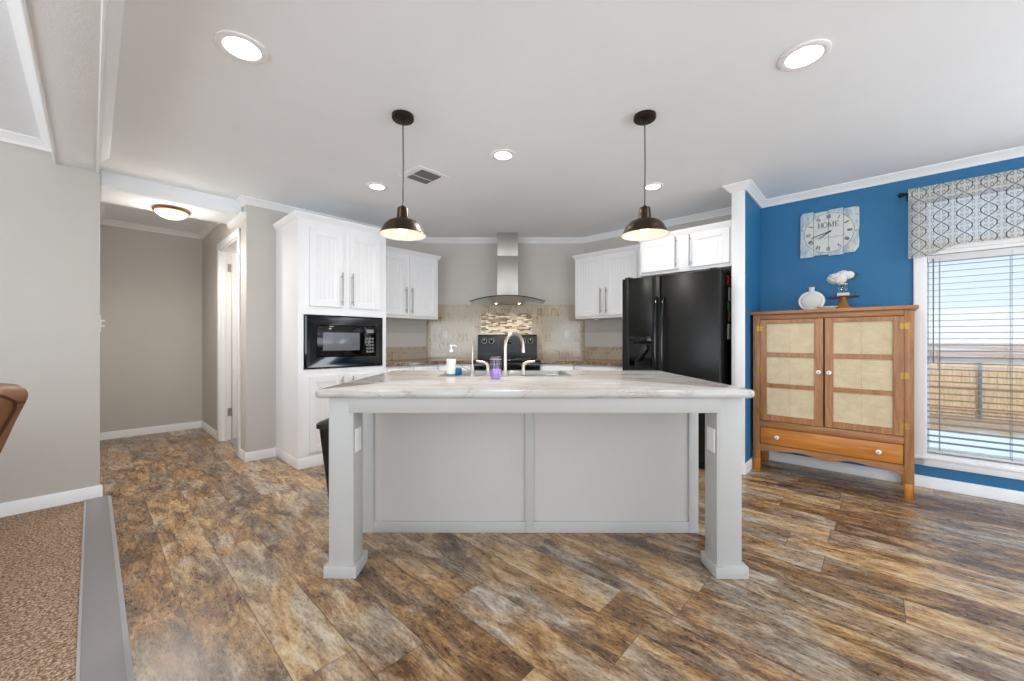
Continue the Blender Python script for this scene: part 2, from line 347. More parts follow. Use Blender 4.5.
def sgroup(name, frame):
    o = bpy.data.objects.new(name, None); COL.objects.link(o); place(o, frame, (0, 0, 0)); o['kind'] = 'structure'; BASE[o.name] = Vector(); return o
def copy_tree(o, parent=None):
    c = o.copy(); COL.objects.link(c)
    if parent: c.parent = parent
    for ch in o.children: copy_tree(ch, c)
    return c
def w2(frame, x, y):                               # frame coords -> world xy
    p = Matrix.Rotation(FR[frame], 3, 'Z') @ Vector((x, y, 0)); return (p.x, p.y)

# ------------------------------------------------------------------ the room shell (L frame: x = V, y = U)
RW, LW, NEAR, HEND = 4.426, 4.341, 4.10, 6.50      # right wall v, left kitchen wall u, near left wall u, hall end u
BU = .83; CX = .993; EX = .041; CEIL = 2.480; HOODY = 5.16
R1 = (.956, HOODY); L1 = (-1.124, HOODY)
struct(MB().prism([(.098, -4.3), (4.6, -4.3), (4.6, 6.6), (0, 6.6), (0, 4.09), (.098, 4.09)], -.06, 0), 'floor', 'plank_floor')
struct(MB().box(-4.1, -.035, -4.3, 4.12, -.06, .012), 'floor_carpet', 'carpet')
struct(MB().box(1.06, 3.2, 4.42, 6.6, -.05, .004), 'floor_bathroom', 'vinyl_grey')
fs = MB().box(-.037, .082, -4.2, 4.098, -.05, .016, .003); struct(fs, 'floor_transition', 'strip_grey')
struct(MB().prism([(.08, .0), (.098, .0), (.080, .016)], -4.2, 4.098, 'y'), 'trim_1', 'strip_edge')
struct(MB().box(-.037, -.027, -4.2, 4.098, .0, .018, .002), 'trim_9', 'strip_edge')
# ceilings
struct(MB().box(.03, 4.6, -4.3, 4.47, CEIL, CEIL + .1), 'ceiling', 'ceiling')
struct(MB().box(-4.1, -.17, -4.3, 4.2, CEIL - .005, CEIL + .1), 'ceiling_living', 'ceiling_texture')
struct(MB().box(-.17, .03, -4.2, 4.1, 2.352, CEIL + .05, .006), 'ceiling_beam', 'ceiling_texture')
struct(MB().box(0.0, 3.2, 4.9, 6.6, 2.53, 2.63), 'ceiling_hall', 'ceiling')
struct(MB().box(.041, .993, 4.47, 4.95, 2.345, CEIL + .1, .02, 3), 'ceiling_soffit', 'ceiling')
struct(MB().box(1.093, 3.2, 4.441, 4.95, 2.53, 2.63), 'ceiling_bathroom', 'ceiling')
# walls
struct(MB().box(-4.1, EX, NEAR, NEAR + .1, 0, 2.6, .006), 'wall_living', 'greige')
struct(MB().box(EX - .1, EX, NEAR + .1, 6.6, 0, 2.6), 'wall_hall_left', 'greige')
struct(MB().box(-.05, 3.3, HEND, HEND + .1, 0, 2.6), 'wall_hall_end', 'greige')
D0, D1, DH = LW + .27, LW + 1.11, 2.17
wd = MB(); wd.box(CX, CX + .1, LW, D0, 0, 2.6); wd.box(CX, CX + .1, D1, HEND, 0, 2.6); wd.box(CX, CX + .1, D0, D1, DH, 2.6); struct(wd, 'wall_hall_right', 'greige')
struct(MB().box(CX + .1, 3.2, LW, LW + .1, 0, 2.6), 'wall_left', 'greige')
struct(MB().box(3.1, 3.2, LW + .1, HEND, 0, 2.6), 'wall_bathroom', 'bathroom')
struct(MB().box(L1[0] - .15, R1[0] + .15, HOODY, HOODY + .1, 0, 2.6), 'wall_range', 'greige', 'W')
# right wall, R frame (x = -u, y = v)
wx0, wx1, wz0, wz1 = -BU + 1.103, -BU + 1.103 + 1.25, .235, 1.83
wr = MB(); tz0, tz1 = 1.90, 2.235; wr.box(-BU, wx0, RW, RW + .15, 0, 2.6); wr.box(wx1, 1.78, RW, RW + .15, 0, 2.6); wr.box(3.22, 4.3, RW, RW + .15, 0, 2.6); wr.box(1.78, 3.22, RW, RW + .15, 2.1, 2.6); wr.box(wx0, wx1, RW, RW + .15, 0, wz0); wr.box(wx0, wx1, RW, RW + .15, wz1, tz0); wr.box(wx0, wx1, RW, RW + .15, tz1, 2.6)  # includes an out-of-view opening added for the right-hand fill lamp
struct(wr, 'wall_right', 'blue', 'R')
struct(MB().box(-2.95, -BU, RW, RW + .15, 0, 2.6), 'wall_refrigerator', 'greige', 'R')
WV = 3.806
struct(MB().box(-BU - .047, -BU, WV, RW, 0, 2.6), 'wall_wing', 'blue', 'R')
struct(MB().box(-BU - .094, -BU - .047, WV, RW, 0, 2.6), 'wall_wing_kitchen', 'greige', 'R')
struct(MB().box(-BU - .098, -BU + .004, WV - .016, WV, 0, 2.5, .003), 'trim_2', 'trim', 'R')
# walls behind the camera, with wide unglazed openings added to admit light
wb = MB(); wb.box(-4.1, -2.5, -4.3, -4.2, 0, 2.6); wb.box(3.3, 4.6, -4.3, -4.2, 0, 2.6); wb.box(-2.5, 3.3, -4.3, -4.2, 2.25, 2.6); wb.box(-2.5, 3.3, -4.3, -4.2, 0, .15); struct(wb, 'wall_dining', 'greige')
wb = MB(); wb.box(-4.1, -4.0, -4.3, -2.7, 0, 2.6); wb.box(-4.1, -4.0, 3.1, 4.2, 0, 2.6); wb.box(-4.1, -4.0, -2.7, 3.1, 2.25, 2.6); wb.box(-4.1, -4.0, -2.7, 3.1, 0, .15); struct(wb, 'wall_back', 'greige')
struct(MB().box(-4.7, 5, -4.6, 7, 2.75, 2.85), 'roof', 'ceiling')

# crown and base mouldings (paths in world coords, the room always on the left)
def crown_prof(zc): return [(0, zc), (.058, zc), (.058, zc - .010), (.046, zc - .018), (.032, zc - .036), (.016, zc - .050), (.014, zc - .060), (0, zc - .060)]
BASEP = [(0, 0), (.013, 0), (.013, .076), (.006, .086), (0, .086)]
Lp = lambda v, u: w2('L', v, u)
kitchen_path = [Lp(RW, -4.2), Lp(RW, BU), Lp(WV - .016, BU - .004), Lp(WV - .016, BU + .098), Lp(RW, BU + .098), R1, L1, Lp(CX, LW), Lp(CX, LW + .135)]
struct(MB().sweep(kitchen_path, crown_prof(CEIL)), 'trim_3', 'trim', 'W')
struct(MB().sweep([Lp(CX, 4.95), Lp(CX, HEND), Lp(EX, HEND), Lp(EX, 4.95)], crown_prof(2.53)), 'trim_4', 'trim', 'W')
struct(MB().sweep([Lp(CX, LW), Lp(CX, 4.95)], [(0, 2.345), (.04, 2.345), (.02, 2.30), (0, 2.29)]), 'trim_5', 'trim', 'W')
struct(MB().sweep([Lp(-.17, -4.2), Lp(-.17, NEAR), Lp(-4.0, NEAR)], crown_prof(CEIL - .005)), 'trim_6', 'trim', 'W')
struct(MB().sweep([Lp(.03, NEAR), Lp(.03, -4.2)], crown_prof(CEIL)), 'trim_7', 'trim', 'W')
for x0, x1 in ((-.176, -.160), (.024, .036)): struct(MB().box(x0, x1, -4.2, 4.1, 2.342, 2.372, .008, 3), 'trim_8', 'trim')
struct(MB().sweep([Lp(RW, -4.2), Lp(RW, BU), Lp(WV - .016, BU), Lp(WV - .016, BU + .094)], BASEP), 'baseboard_right', 'trim', 'W')
struct(MB().sweep([Lp(1.24, LW), Lp(CX, LW), Lp(CX, D0 - .07)], BASEP), 'baseboard_left', 'trim', 'W')
struct(MB().sweep([Lp(CX, D1 + .07), Lp(CX, HEND), Lp(EX, HEND)], BASEP), 'baseboard_hall', 'trim', 'W')
struct(MB().sweep([Lp(EX, NEAR + .02), Lp(EX, NEAR), Lp(-4.0, NEAR)], [(o, z + .012) for o, z in BASEP]), 'baseboard_living', 'trim', 'W')

# hall door (L frame)
dg = sgroup('door_1', 'L')
f = MB(); c0 = CX - .018
for a, b in ((D0 - .068, D0 + .004), (D1 - .004, D1 + .068)): f.box(c0, CX, a, b, 0, DH + .068, .005)
f.box(c0 - .001, CX, D0 - .068, D1 + .068, DH - .004, DH + .068, .005)
f.box(CX - .002, CX + .1, D0, D0 + .02, 0, DH); f.box(CX - .002, CX + .1, D1 - .02, D1, 0, DH); f.box(CX - .002, CX + .1, D0, D1, DH - .02, DH)
f.box(CX + .035, CX + .05, D1 - .032, D1 - .02, 0, DH); f.build('door_casing', 'trim', dg)
lf = MB(); ya, yb = D1 - .062, D1 - .027
lf.box(CX + .108, CX + .108 + .78, ya, yb, .015, DH - .03, .003)
for z0, z1 in ((.2, .95), (1.1, 1.95)): lf.box(CX + .22, CX + .77, ya - .006, ya, z0, z1, .004)
leaf = lf.build('door_leaf', 'trim', dg)
for zc in (.32, 1.97):
    h = MB(); h.box(CX + .066, CX + .104, D1 - .0225, D1 - .0195, zc - .045, zc + .045); h.tube([(CX + .106, D1 - .026, zc - .05), (CX + .106, D1 - .026, zc + .05)], .007, 8); h.build('hinge', 'hinge', dg)
k = MB(); k.ball((CX + .80, ya - .05, 1.0), (.028, .028, .028)); k.tube([(CX + .80, ya, 1.0), (CX + .80, ya - .04, 1.0)], .012); k.build('door_knob', 'nickel', dg)

# window (R frame)
wg = sgroup('window_1', 'R')
c = MB(); tw, yf = .066, RW - .018
c.box(wx0 - tw, wx0 + .004, yf, RW, wz0 - tw, wz1 + tw, .004); c.box(wx1 - .004, wx1 + tw, yf, RW, wz0 - tw, wz1 + tw, .004)
c.box(wx0 - tw, wx1 + tw, yf - .001, RW, wz1 - .004, wz1 + tw, .004); c.box(wx0 - tw, wx1 + tw, yf - .012, RW, wz0 - .014, wz0 + .004, .004); c.box(wx0 - tw, wx1 + tw, yf, RW, wz0 - tw, wz0 - .014, .004)
for a, b in ((wx0 - .001, wx0 + .008), (wx1 - .008, wx1 + .001)): c.box(a, b, RW - .01, RW + .15, wz0, wz1)
c.box(wx0, wx1, RW - .01, RW + .15, wz0 - .001, wz0 + .03); c.box(wx0, wx1, RW - .01, RW + .15, wz1 - .03, wz1 + .001); c.build('window_frame', 'trim', wg)
zm = .99
for z0, z1, yy in ((wz0 + .03, zm + .02, RW + .070), (zm - .015, wz1 - .03, RW + .096)):
    sh = MB(); a, b = wx0 + .006, wx1 - .006
    sh.box(a, a + .020, yy, yy + .025, z0, z1, .003); sh.box(b - .020, b, yy, yy + .025, z0, z1, .003); sh.box(a, b, yy, yy + .025, z0, z0 + .036, .003); sh.box(a, b, yy, yy + .025, z1 - .036, z1, .003)
    so = sh.build('sash', 'trim', wg); MB().box(a + .016, b - .016, yy + .010, yy + .014, z0 + .03, z1 - .03).build('pane', 'pane', so)
c = MB()
for a, b, z0, z1 in ((wx0 - tw, wx0 + .004, wz1 + tw, tz1 + tw), (wx1 - .004, wx1 + tw, wz1 + tw, tz1 + tw), (wx0, wx1, tz1 - .004, tz1 + tw), (wx0, wx1, wz1 + tw - .002, tz0 + .004)): c.box(a, b, yf, RW, z0, z1, .004)
c.build('transom_frame', 'trim', wg); MB().box(wx0, wx1, RW + .07, RW + .074, tz0, tz1).build('pane', 'pane', wg)

# ------------------------------------------------------------------ outdoors (L frame)
struct(MB().box(4.6, 400, -260, 260, -.95, -.75), 'ground', 'outdoor_ground')
FV = 14.6
fe = thing('wooden_fence', 'pale wooden board fence standing in the snow outside the window', 'fence', 'L', (FV, 0, -.75))
b = MB(); yv = -14.0
while yv < 9:
    b.box(FV, FV + .02, yv, yv + .137, -.72, .70 + random.uniform(-.012, .012)); yv += .142
b.build('board_panel', 'fence_wood', fe)
for z in (-.55, .0, .5):
    MB().box(FV - .04, FV, -14, 9, z, z + .07).build('rail', 'fence_wood', fe)
for yv in (-9.5, -6.9, -4.35, -1.8, .75): MB().tube([(FV - .07, yv, -.75), (FV - .07, yv, .72)], .03, 10).build('fence_post', 'vent_grey', fe)
sp = MB(); rnd = random.Random(3)
for i in range(14): sp.ball((rnd.uniform(-4, 4) + 118, rnd.uniform(-4, 4) - 52, -.2 + rnd.uniform(0, 1.6)), (1.6, 1.6, 1.1), 8, 6)
single(sp, 'distant_shrub', 'leaf', 'dark shrub far off on the snowy plain beyond the fence', 'shrub', 'L', (118, -52, -.75))

# ------------------------------------------------------------------ cabinet builders (front faces -y in its frame)
def bar_handle(parent, x, y, z0, z1, horizontal=False):
    h = MB(); p0, p1 = ((x, y - .032, z0), (x, y - .032, z1))
    h.tube([p0, p1], .0062, 10)
    for z in (z0 + .035, z1 - .035): h.tube([(x, y, z), (x, y - .032, z)], .005, 8)
    return h.build('handle', 'pull', parent)
def shaker_door(parent, x0, x1, yf, z0, z1, handle=None, name='door'):
    d = MB(); y0 = yf - .019; st = .058
    d.box(x0, x0 + st, y0, yf, z0, z1, .002, 1); d.box(x1 - st, x1, y0, yf, z0, z1, .002, 1)
    d.box(x0 + st, x1 - st, y0, yf, z1 - st, z1, .002, 1); d.box(x0 + st, x1 - st, y0, yf, z0, z0 + st, .002, 1)
    a, b = x0 + st, x1 - st; n = max(2, round((b - a) / .038)); w = (b - a) / n
    for i in range(n): d.box(a + i * w + .0012, a + (i + 1) * w - .0012, y0 + .009, yf, z0 + st, z1 - st, .0015, 1)
    d.box(a, b, y0 + .012, yf, z0 + st, z1 - st)
    for q in ((a, a + .006, z0 + st, z1 - st), (b - .006, b, z0 + st, z1 - st)): d.box(q[0], q[1], y0 + .004, yf, q[2], q[3])
    for q in ((z0 + st, z0 + st + .006), (z1 - st - .006, z1 - st)): d.box(a, b, y0 + .004, yf, q[0], q[1])
    o = d.build(name, 'cabinet', parent)
    if handle: bar_handle(o, handle[0], y0, handle[1], handle[2])
    return o
def cab_crown(parent, x0, x1, y0, y1, zt, left=True, right=True):
    c = MB(); p = [(0, zt - .05), (.006, zt - .05), (.012, zt - .036), (.024, zt - .020), (.030, zt - .006), (.030, zt), (0, zt)]
    path = ([(x1, y1)] if right else []) + [(x1, y0), (x0, y0)] + ([(x0, y1)] if left else [])
    c.sweep(path, p); return c.build('crown', 'cabinet', parent)

# tall oven-style cabinet on the left wall
TX0, TX1, TY = 1.239, 2.083, LW - .61
tc_ = thing('pantry_cabinet', 'tall white cabinet with black built-in microwave between upper and lower doors', 'cabinet', 'L', (1.66, TY + .3, 0))
F0 = TX0
b = MB(); b.box(TX0, TX0 + .018, TY + .02, LW - .003, 0, 2.262); b.box(TX1 - .018, TX1, TY + .02, LW - .003, 0, 2.262); b.box(TX0 + .017, TX1 - .017, LW - .018, LW - .004, 0, 2.261)
for z in (.09, .862, 1.378, 2.242): b.box(TX0 + .017, TX1 - .017, TY + .019, LW - .017, z, z + .018)
b.box(TX0, TX0 + .045, TY, TY + .02, 0, 2.24); b.box(TX1 - .045, TX1, TY, TY + .02, 0, 2.24)
for z0, z1 in ((0, .88), (1.375, 2.24)): b.box(TX0 + .045, TX1 - .045, TY, TY + .02, z0, z1)
b.box(TX0 - .004, TX1, TY - .006, LW - .003, 0, .092, .003); b.build('body', 'cabinet', tc_)
cab_crown(tc_, TX0, TX1, TY, LW - .003, 2.278)
shaker_door(tc_, F0 + .092, F0 + .3945, TY, 1.451, 2.156, (F0 + .375, 1.47, 1.78))
shaker_door(tc_, F0 + .455, F0 + .774, TY, 1.451, 2.156, (F0 + .475, 1.47, 1.78))
shaker_door(tc_, F0 + .092, F0 + .3945, TY, .13, .817, (F0 + .375, .50, .80))
shaker_door(tc_, F0 + .455, F0 + .774, TY, .13, .817, (F0 + .475, .50, .80))
# microwave
mw = thing('microwave', 'black built-in microwave with wide trim frame in the tall white cabinet', 'microwave', 'L', (F0 + .425, TY, .885))
ox0, ox1, oz0, oz1 = F0 + .052, F0 + .800, .885, 1.370; ix0, ix1, iz0, iz1 = F0 + .150, F0 + .733, .985, 1.285
fr = MB()
def ring_face(mb, o, i, yo, yi):
    A = [(o[0], yo, o[2]), (o[1], yo, o[2]), (o[1], yo, o[3]), (o[0], yo, o[3])]; B = [(i[0], yi, i[2]), (i[1], yi, i[2]), (i[1], yi, i[3]), (i[0], yi, i[3])]
    mb._add(A + B, [(k, (k + 1) % 4, 4 + (k + 1) % 4, 4 + k) for k in range(4)])
O_ = (ox0, ox1, oz0, oz1); I_ = (ix0, ix1, iz0, iz1)
ring_face(fr, O_, O_, TY, TY - .012); ring_face(fr, O_, (ox0 + .012, ox1 - .012, oz0 + .012, oz1 - .012), TY - .012, TY - .022); ring_face(fr, (ox0 + .012, ox1 - .012, oz0 + .012, oz1 - .012), I_, TY - .022, TY - .006); ring_face(fr, I_, I_, TY - .006, TY + .08)
fr.build('trim_frame', 'gloss_black', mw)
MB().box(ix0 + .004, ix1 - .004, TY + .012, TY + .28, iz0 + .004, iz1 - .004, .004).build('body', 'plastic_black', mw)
px = ix1 - .125
md = MB().box(ix0 + .008, px, TY - .008, TY + .012, iz0 + .008, iz1 - .008, .006).build('door', 'gloss_black', mw)
paint('mw_window', srgb(112, 114, 120), .18); MB().box(ix0 + .06, px - .05, TY - .0095, TY - .004, iz0 + .06, iz1 - .07, .001).build('window', 'mw_window', md)
cp = MB().box(px + .003, ix1 - .008, TY - .008, TY + .012, iz0 + .008, iz1 - .008, .004).build('control_panel', 'gloss_black', mw)
MB().box(px + .02, ix1 - .028, TY - .0095, TY - .006, iz1 - .07, iz1 - .035).build('display', 'mw_window', cp)
kk = MB()
for r_ in range(5):
    for c_ in range(3): kk.box(px + .02 + c_ * .027, px + .040 + c_ * .027, TY - .0098, TY - .006, iz0 + .035 + r_ * .032, iz0 + .055 + r_ * .032)
kk.build('keypad', 'vent_grey', cp)
# upper cabinet, left wall
uc = thing('wall_cabinet', 'white two-door wall cabinet to the left of the range hood', 'cabinet', 'L', (2.5, LW - .165, 1.4))
UX0, UX1, UY = TX1, CX + 1.955, LW - .33
MB().box(UX0 + .002, UX1, UY, LW - .003, 1.40, 2.172, .002).build('body', 'cabinet', uc); cab_crown(uc, UX0 + .002, UX1, UY, LW - .003, 2.19, False, True)
shaker_door(uc, CX + 1.112, CX + 1.505, UY, 1.43, 2.125, (CX + 1.485, 1.455, 1.755)); shaker_door(uc, CX + 1.540, CX + 1.934, UY, 1.43, 2.125, (CX + 1.56, 1.455, 1.755))
# right wall uppers (R frame)
X = lambda s_: -BU - s_
rc = thing('wall_cabinet', 'white two-door wall cabinet between the range hood and the black refrigerator', 'cabinet', 'R', (X(1.43), RW - .165, 1.405))
RY = RW - .33
MB().box(X(1.914), X(1.06), RY, RW - .003, 1.405, 2.172, .002).build('body', 'cabinet', rc); cab_crown(rc, X(1.914), X(1.06), RY, RW - .003, 2.19, True, False)
shaker_door(rc, X(1.905), X(1.52), RY, 1.435, 2.13, (X(1.54), 1.455, 1.755)); shaker_door(rc, X(1.488), X(1.10), RY, 1.435, 2.13, (X(1.468), 1.455, 1.755))
fc = thing('wall_cabinet', 'short deep white cabinet right above the black refrigerator', 'cabinet', 'R', (X(.52), RW - .3, 1.79))
FY = RW - .60
MB().box(X(.947), X(.1), FY, RW - .003, 1.795, 2.172, .002).build('body', 'cabinet', fc); cab_crown(fc, X(.947), X(.1), FY, RW - .003, 2.19, True, False)
shaker_door(fc, X(.925), X(.555), FY, 1.825, 2.135, (X(.575), 1.835, 2.125)); shaker_door(fc, X(.465), X(.12), FY, 1.825, 2.135, (X(.445), 1.835, 2.125))
# puck light under the right wall cabinet
pk = thing('puck_light', 'small round white puck light under the wall cabinet near the refrigerator', 'light', 'R', (X(1.68), RW - .22, 1.405))
MB().lathe([(.036, 1.404), (.036, 1.388), (.030, 1.382), (.030, 1.388)], (X(1.68), RW - .22, 0), 24).build('housing', 'plastic_white', pk); MB().lathe([(.029, 1.387), (.020, 1.381), (0, 1.380)], (X(1.68), RW - .22, 0), 24).build('lens', 'shade_white', pk)

# ------------------------------------------------------------------ perimeter base cabinets and granite tops
GZ0, GZ1 = .868, .905
def isect(v=None, u=None, y=None):
    if u is not None: x = (u - U.y * y) / U.x; return (x, y)
    x = (v - V.y * y) / V.x; return (x, y)
RGX0, RGX1 = -.445, .325
fu, fv, fy = LW - .635, RW - .635, HOODY - .64
gl = [Lp(TX1 + .003, LW - .002), (L1[0] + .001, HOODY - .002), (RGX0 - .003, HOODY - .002), (RGX0 - .003, fy), isect(u=fu, y=fy), Lp(TX1 + .003, fu)]
single(MB().prism(gl, GZ0, GZ1, 'z', .005), 'granite_countertop', 'granite', 'brown speckled granite worktop on the left of the black range', 'countertop', 'W', (-.9, 4.85, GZ0))
gr = [(RGX1 + .003, HOODY - .002), (R1[0] - .001, HOODY - .002), Lp(RW - .002, BU + 1.075), Lp(fv, BU + 1.075), isect(v=fv, y=fy), (RGX1 + .003, fy)]
single(MB().prism(gr, GZ0, GZ1, 'z', .005), 'granite_countertop', 'granite', 'brown speckled granite worktop between range and black refrigerator', 'countertop', 'W', (.8, 4.85, GZ0))
def base_unit(frame, x0, x1, yf, yb, label, cuts):
    o = thing('base_cabinet', label, 'cabinet', frame, ((x0 + x1) / 2, (yf + yb) / 2, 0))
    MB().box(x0, x1, yf, yb, .09, GZ0 - .002, .002).build('body', 'cabinet', o); MB().box(x0, x1, yf + .06, yb, 0, .09).build('toe_kick', 'cabinet', o)
    for a, b in zip(cuts, cuts[1:]):
        dw = MB().box(a + .012, b - .012, yf - .019, yf, .70, .845, .004).build('drawer', 'cabinet', o); m_ = (a + b) / 2
        h = MB(); h.tube([(m_ - .06, yf - .05, .772), (m_ + .06, yf - .05, .772)], .006, 8)
        for q in (-.04, .04): h.tube([(m_ + q, yf - .019, .772), (m_ + q, yf - .05, .772)], .005, 8)
        h.build('handle', 'pull', dw)
        shaker_door(o, a + .012, b - .012, yf, .12, .68, (b - .035, .40, .66))
ci = isect(u=fu, y=fy); ci2 = isect(u=LW - .60, y=HOODY - .60); civ = ci2[0] * V.x + ci2[1] * V.y
base_unit('L', TX1 + .004, civ - .002, LW - .60, LW - .004, 'white base cabinet beside the tall microwave cabinet', [TX1 + .004, (TX1 + civ - .002) / 2, civ - .002])
base_unit('W', ci2[0] + .002, RGX0 - .004, HOODY - .60, HOODY - .004, 'white base cabinet directly left of the black range', [ci2[0] + .002, RGX0 - .004])
cr_ = isect(v=fv, y=fy); cr2_ = isect(v=RW - .60, y=HOODY - .60); cru = cr2_[0] * U.x + cr2_[1] * U.y
base_unit('W', RGX1 + .004, cr2_[0] - .002, HOODY - .60, HOODY - .004, 'white base cabinet directly right of the black range', [RGX1 + .004, cr2_[0] - .002])
base_unit('R', -cru + .002, -(BU + 1.08), RW - .60, RW - .004, 'white base cabinet beside the black refrigerator', [-cru + .002, -(BU + 1.08)])
# tile
TT = 1.613
struct(MB().box(L1[0] + .004, R1[0] - .004, HOODY - .010, HOODY - .0005, GZ1, TT), 'wall_tile_range', 'tile', 'W')
struct(MB().box(TX1 + .004, 3.0, LW - .010, LW - .0005, GZ1, 1.06), 'wall_tile_left', 'tile', 'L')
struct(MB().box(-2.81, -(BU + 1.06), RW - .010, RW - .0005, GZ1, 1.06), 'wall_tile_right', 'tile', 'R')
struct(MB().box(-.405, .265, HOODY - .014, HOODY - .009, 1.20, 1.50), 'wall_tile_mosaic', 'mosaic', 'W')
# outlets and switches
def plate(label, frame, x, y, z, kind, name):
    o = thing(name, label, 'outlet' if kind == 'outlet' else 'switch', frame, (x, y, z))
    MB().box(x - .036, x + .036, y - .006, y, z - .058, z + .058, .003).build('cover_plate', 'plastic_white', o)
    if kind == 'outlet':
        for dz in (-.024, .024):
            MB().box(x - .016, x + .016, y - .008, y - .005, z + dz - .015, z + dz + .015, .002).build('socket', 'plastic_white', o)
            q = MB(); q.box(x - .008, x - .006, y - .0085, y - .007, z + dz - .006, z + dz + .007); q.box(x + .006, x + .008, y - .0085, y - .007, z + dz - .006, z + dz + .007); q.box(x - .002, x + .002, y - .0085, y - .007, z + dz - .012, z + dz - .008); q.build('slot', 'slot_dark', o)
    else: MB().box(x - .016, x + .016, y - .010, y - .005, z - .033, z + .033, .002).build('rocker', 'plastic_white', o)
    return o
plate('white outlet on the grey wall beside the tall microwave cabinet', 'L', TX1 + .13, LW - .0, 1.195, 'outlet', 'power_outlet')
plate('white outlet on the beige tile left of the range', 'W', -.885, HOODY - .010, 1.21, 'outlet', 'power_outlet')
plate('white switch plate on the beige tile right of the range', 'W', .725, HOODY - .010, 1.215, 'switch', 'wall_switch')
hs = thing('wall_switch', 'white wall switch seen edge-on at the corner of the hall entrance', 'switch', 'L', (EX, NEAR + .06, 1.27))
MB().box(EX, EX + .006, NEAR + .02, NEAR + .135, 1.205, 1.325, .002).build('cover_plate', 'plastic_white', hs)
for zz in (1.245, 1.285): MB().box(EX + .005, EX + .027, NEAR + .045, NEAR + .060, zz - .006, zz + .006, .003).build('toggle', 'plastic_white', hs)

# ------------------------------------------------------------------ range and hood
rg = thing('electric_range', 'black electric range under the steel hood', 'stove', 'W', (-.06, 4.85, 0))
x0, x1, yF = RGX0 + .002, RGX1 - .002, HOODY - .665
MB().box(x0, x1, yF + .02, HOODY - .02, .03, .895, .004).build('body', 'plastic_black', rg)
MB().box(x0 - .002, x1 + .002, yF - .01, HOODY - .09, .895, .918, .008, 3).build('cooktop', 'gloss_black', rg)
for bx, by, br in ((-.25, -.45, .10), (.14, -.45, .08), (-.25, -.22, .08), (.14, -.22, .10)):
    q = MB(); q.lathe([(br, .9182), (br, .9195), (br - .006, .9195), (br - .006, .9182)], (bx, HOODY + by, 0), 32); q.build('burner_ring', 'vent_grey', rg)
bgd = MB().prism([(HOODY - .115, .915), (HOODY - .018, .915), (HOODY - .018, 1.216), (HOODY - .060, 1.216), (HOODY - .075, 1.20)], x0, x1, 'x', .004).build('backguard', 'plastic_black', rg)
paint('panel_black', srgb(40, 44, 50), .22)
MB().prism([(HOODY - .1165, .985), (HOODY - .100, .985), (HOODY - .078, 1.185), (HOODY - .0795, 1.19)], x0 + .02, x1 - .02, 'x').build('control_panel', 'panel_black', rg)
for kx in (-.358, -.265, .145, .238):
    T = Matrix.Rotation(R(82), 4, 'X'); kn = MB(); kn.lathe([(.030, 0), (.030, .004), (.022, .006), (.020, .024), (.017, .027), (0, .027)], (kx, HOODY - .094, 1.135), 24, T); ko = kn.build('knob', 'gloss_black', rg)
    MB().lathe([(.034, -.001), (.034, .002), (.031, .002), (.031, -.001)], (kx, HOODY - .093, 1.135), 24, T).build('dial', 'pull', ko)
    MB().box(kx - .002, kx + .002, HOODY - .124, HOODY - .119, 1.137, 1.158).build('pointer', 'plastic_white', ko)
MB().box(-.115, .0, HOODY - .101, HOODY - .088, 1.10, 1.15, .001).build('display', 'gloss_black', rg)
od = MB().box(x0 + .005, x1 - .005, yF - .02, yF + .02, .22, .80, .006).build('oven_door', 'gloss_black', rg)
h = MB(); h.tube([(x0 + .06, yF - .065, .755), (x1 - .06, yF - .065, .755)], .012, 12)
for q in (x0 + .09, x1 - .09): h.tube([(q, yF - .02, .755), (q, yF - .065, .755)], .009, 8)
h.build('handle', 'plastic_black', od); MB().box(x0 + .12, x1 - .12, yF - .0215, yF - .018, .36, .64, .001).build('window', 'mw_window', od)
MB().box(x0 + .005, x1 - .005, yF - .02, yF + .02, .05, .205, .006).build('drawer', 'plastic_black', rg)
MB().box(x0 + .005, x1 - .005, yF - .012, yF + .02, .81, .89, .006).build('front_panel', 'gloss_black', rg)

hd = thing('range_hood', 'stainless steel chimney hood with curved glass canopy over the range', 'range hood', 'W', (-.055, 4.9, 1.6))
hx = -.055
MB().box(hx - .130, hx + .130, HOODY - .305, HOODY - .003, 1.67, 2.19, .003).build('lower_chimney', 'stainless', hd)
MB().box(hx - .127, hx + .127, HOODY - .302, HOODY - .003, 2.185, CEIL - .001, .003).build('upper_chimney', 'stainless', hd)
bd = MB(); bt, bb = 1.674, 1.607
bd._add([(hx - .23, HOODY - .36, bt), (hx + .23, HOODY - .36, bt), (hx + .23, HOODY - .003, bt), (hx - .23, HOODY - .003, bt), (hx - .188, HOODY - .33, bb), (hx + .188, HOODY - .33, bb), (hx + .188, HOODY - .003, bb), (hx - .188, HOODY - .003, bb)],
        [(0, 1, 2, 3), (7, 6, 5, 4), (0, 4, 5, 1), (1, 5, 6, 2), (2, 6, 7, 3), (3, 7, 4, 0)]); bd.build('body', 'stainless', hd)
ca = MB(); n = 28
arcz = lambda t_: 1.678 - .062 * t_ * t_
ft = lambda t_: HOODY - .47 + .10 * t_ * t_
ring = [[], [], [], []]
for i in range(n + 1):
    t_ = -1 + 2 * i / n; xx = hx + .46 * t_
    for k, (yy, dz) in enumerate(((ft(t_), .008), (HOODY - .004, .008), (HOODY - .004, 0), (ft(t_), 0))): ring[k].append(ca.bm.verts.new((xx, yy, arcz(t_) + dz)))
for i in range(n):
    for k in range(4): ca.bm.faces.new([ring[k][i], ring[k][i + 1], ring[(k + 1) % 4][i + 1], ring[(k + 1) % 4][i]])
ca.bm.faces.new([ring[k][0] for k in range(4)]); ca.bm.faces.new([ring[k][n] for k in range(4)]); ca.build('glass_canopy', 'canopy_glass', hd)
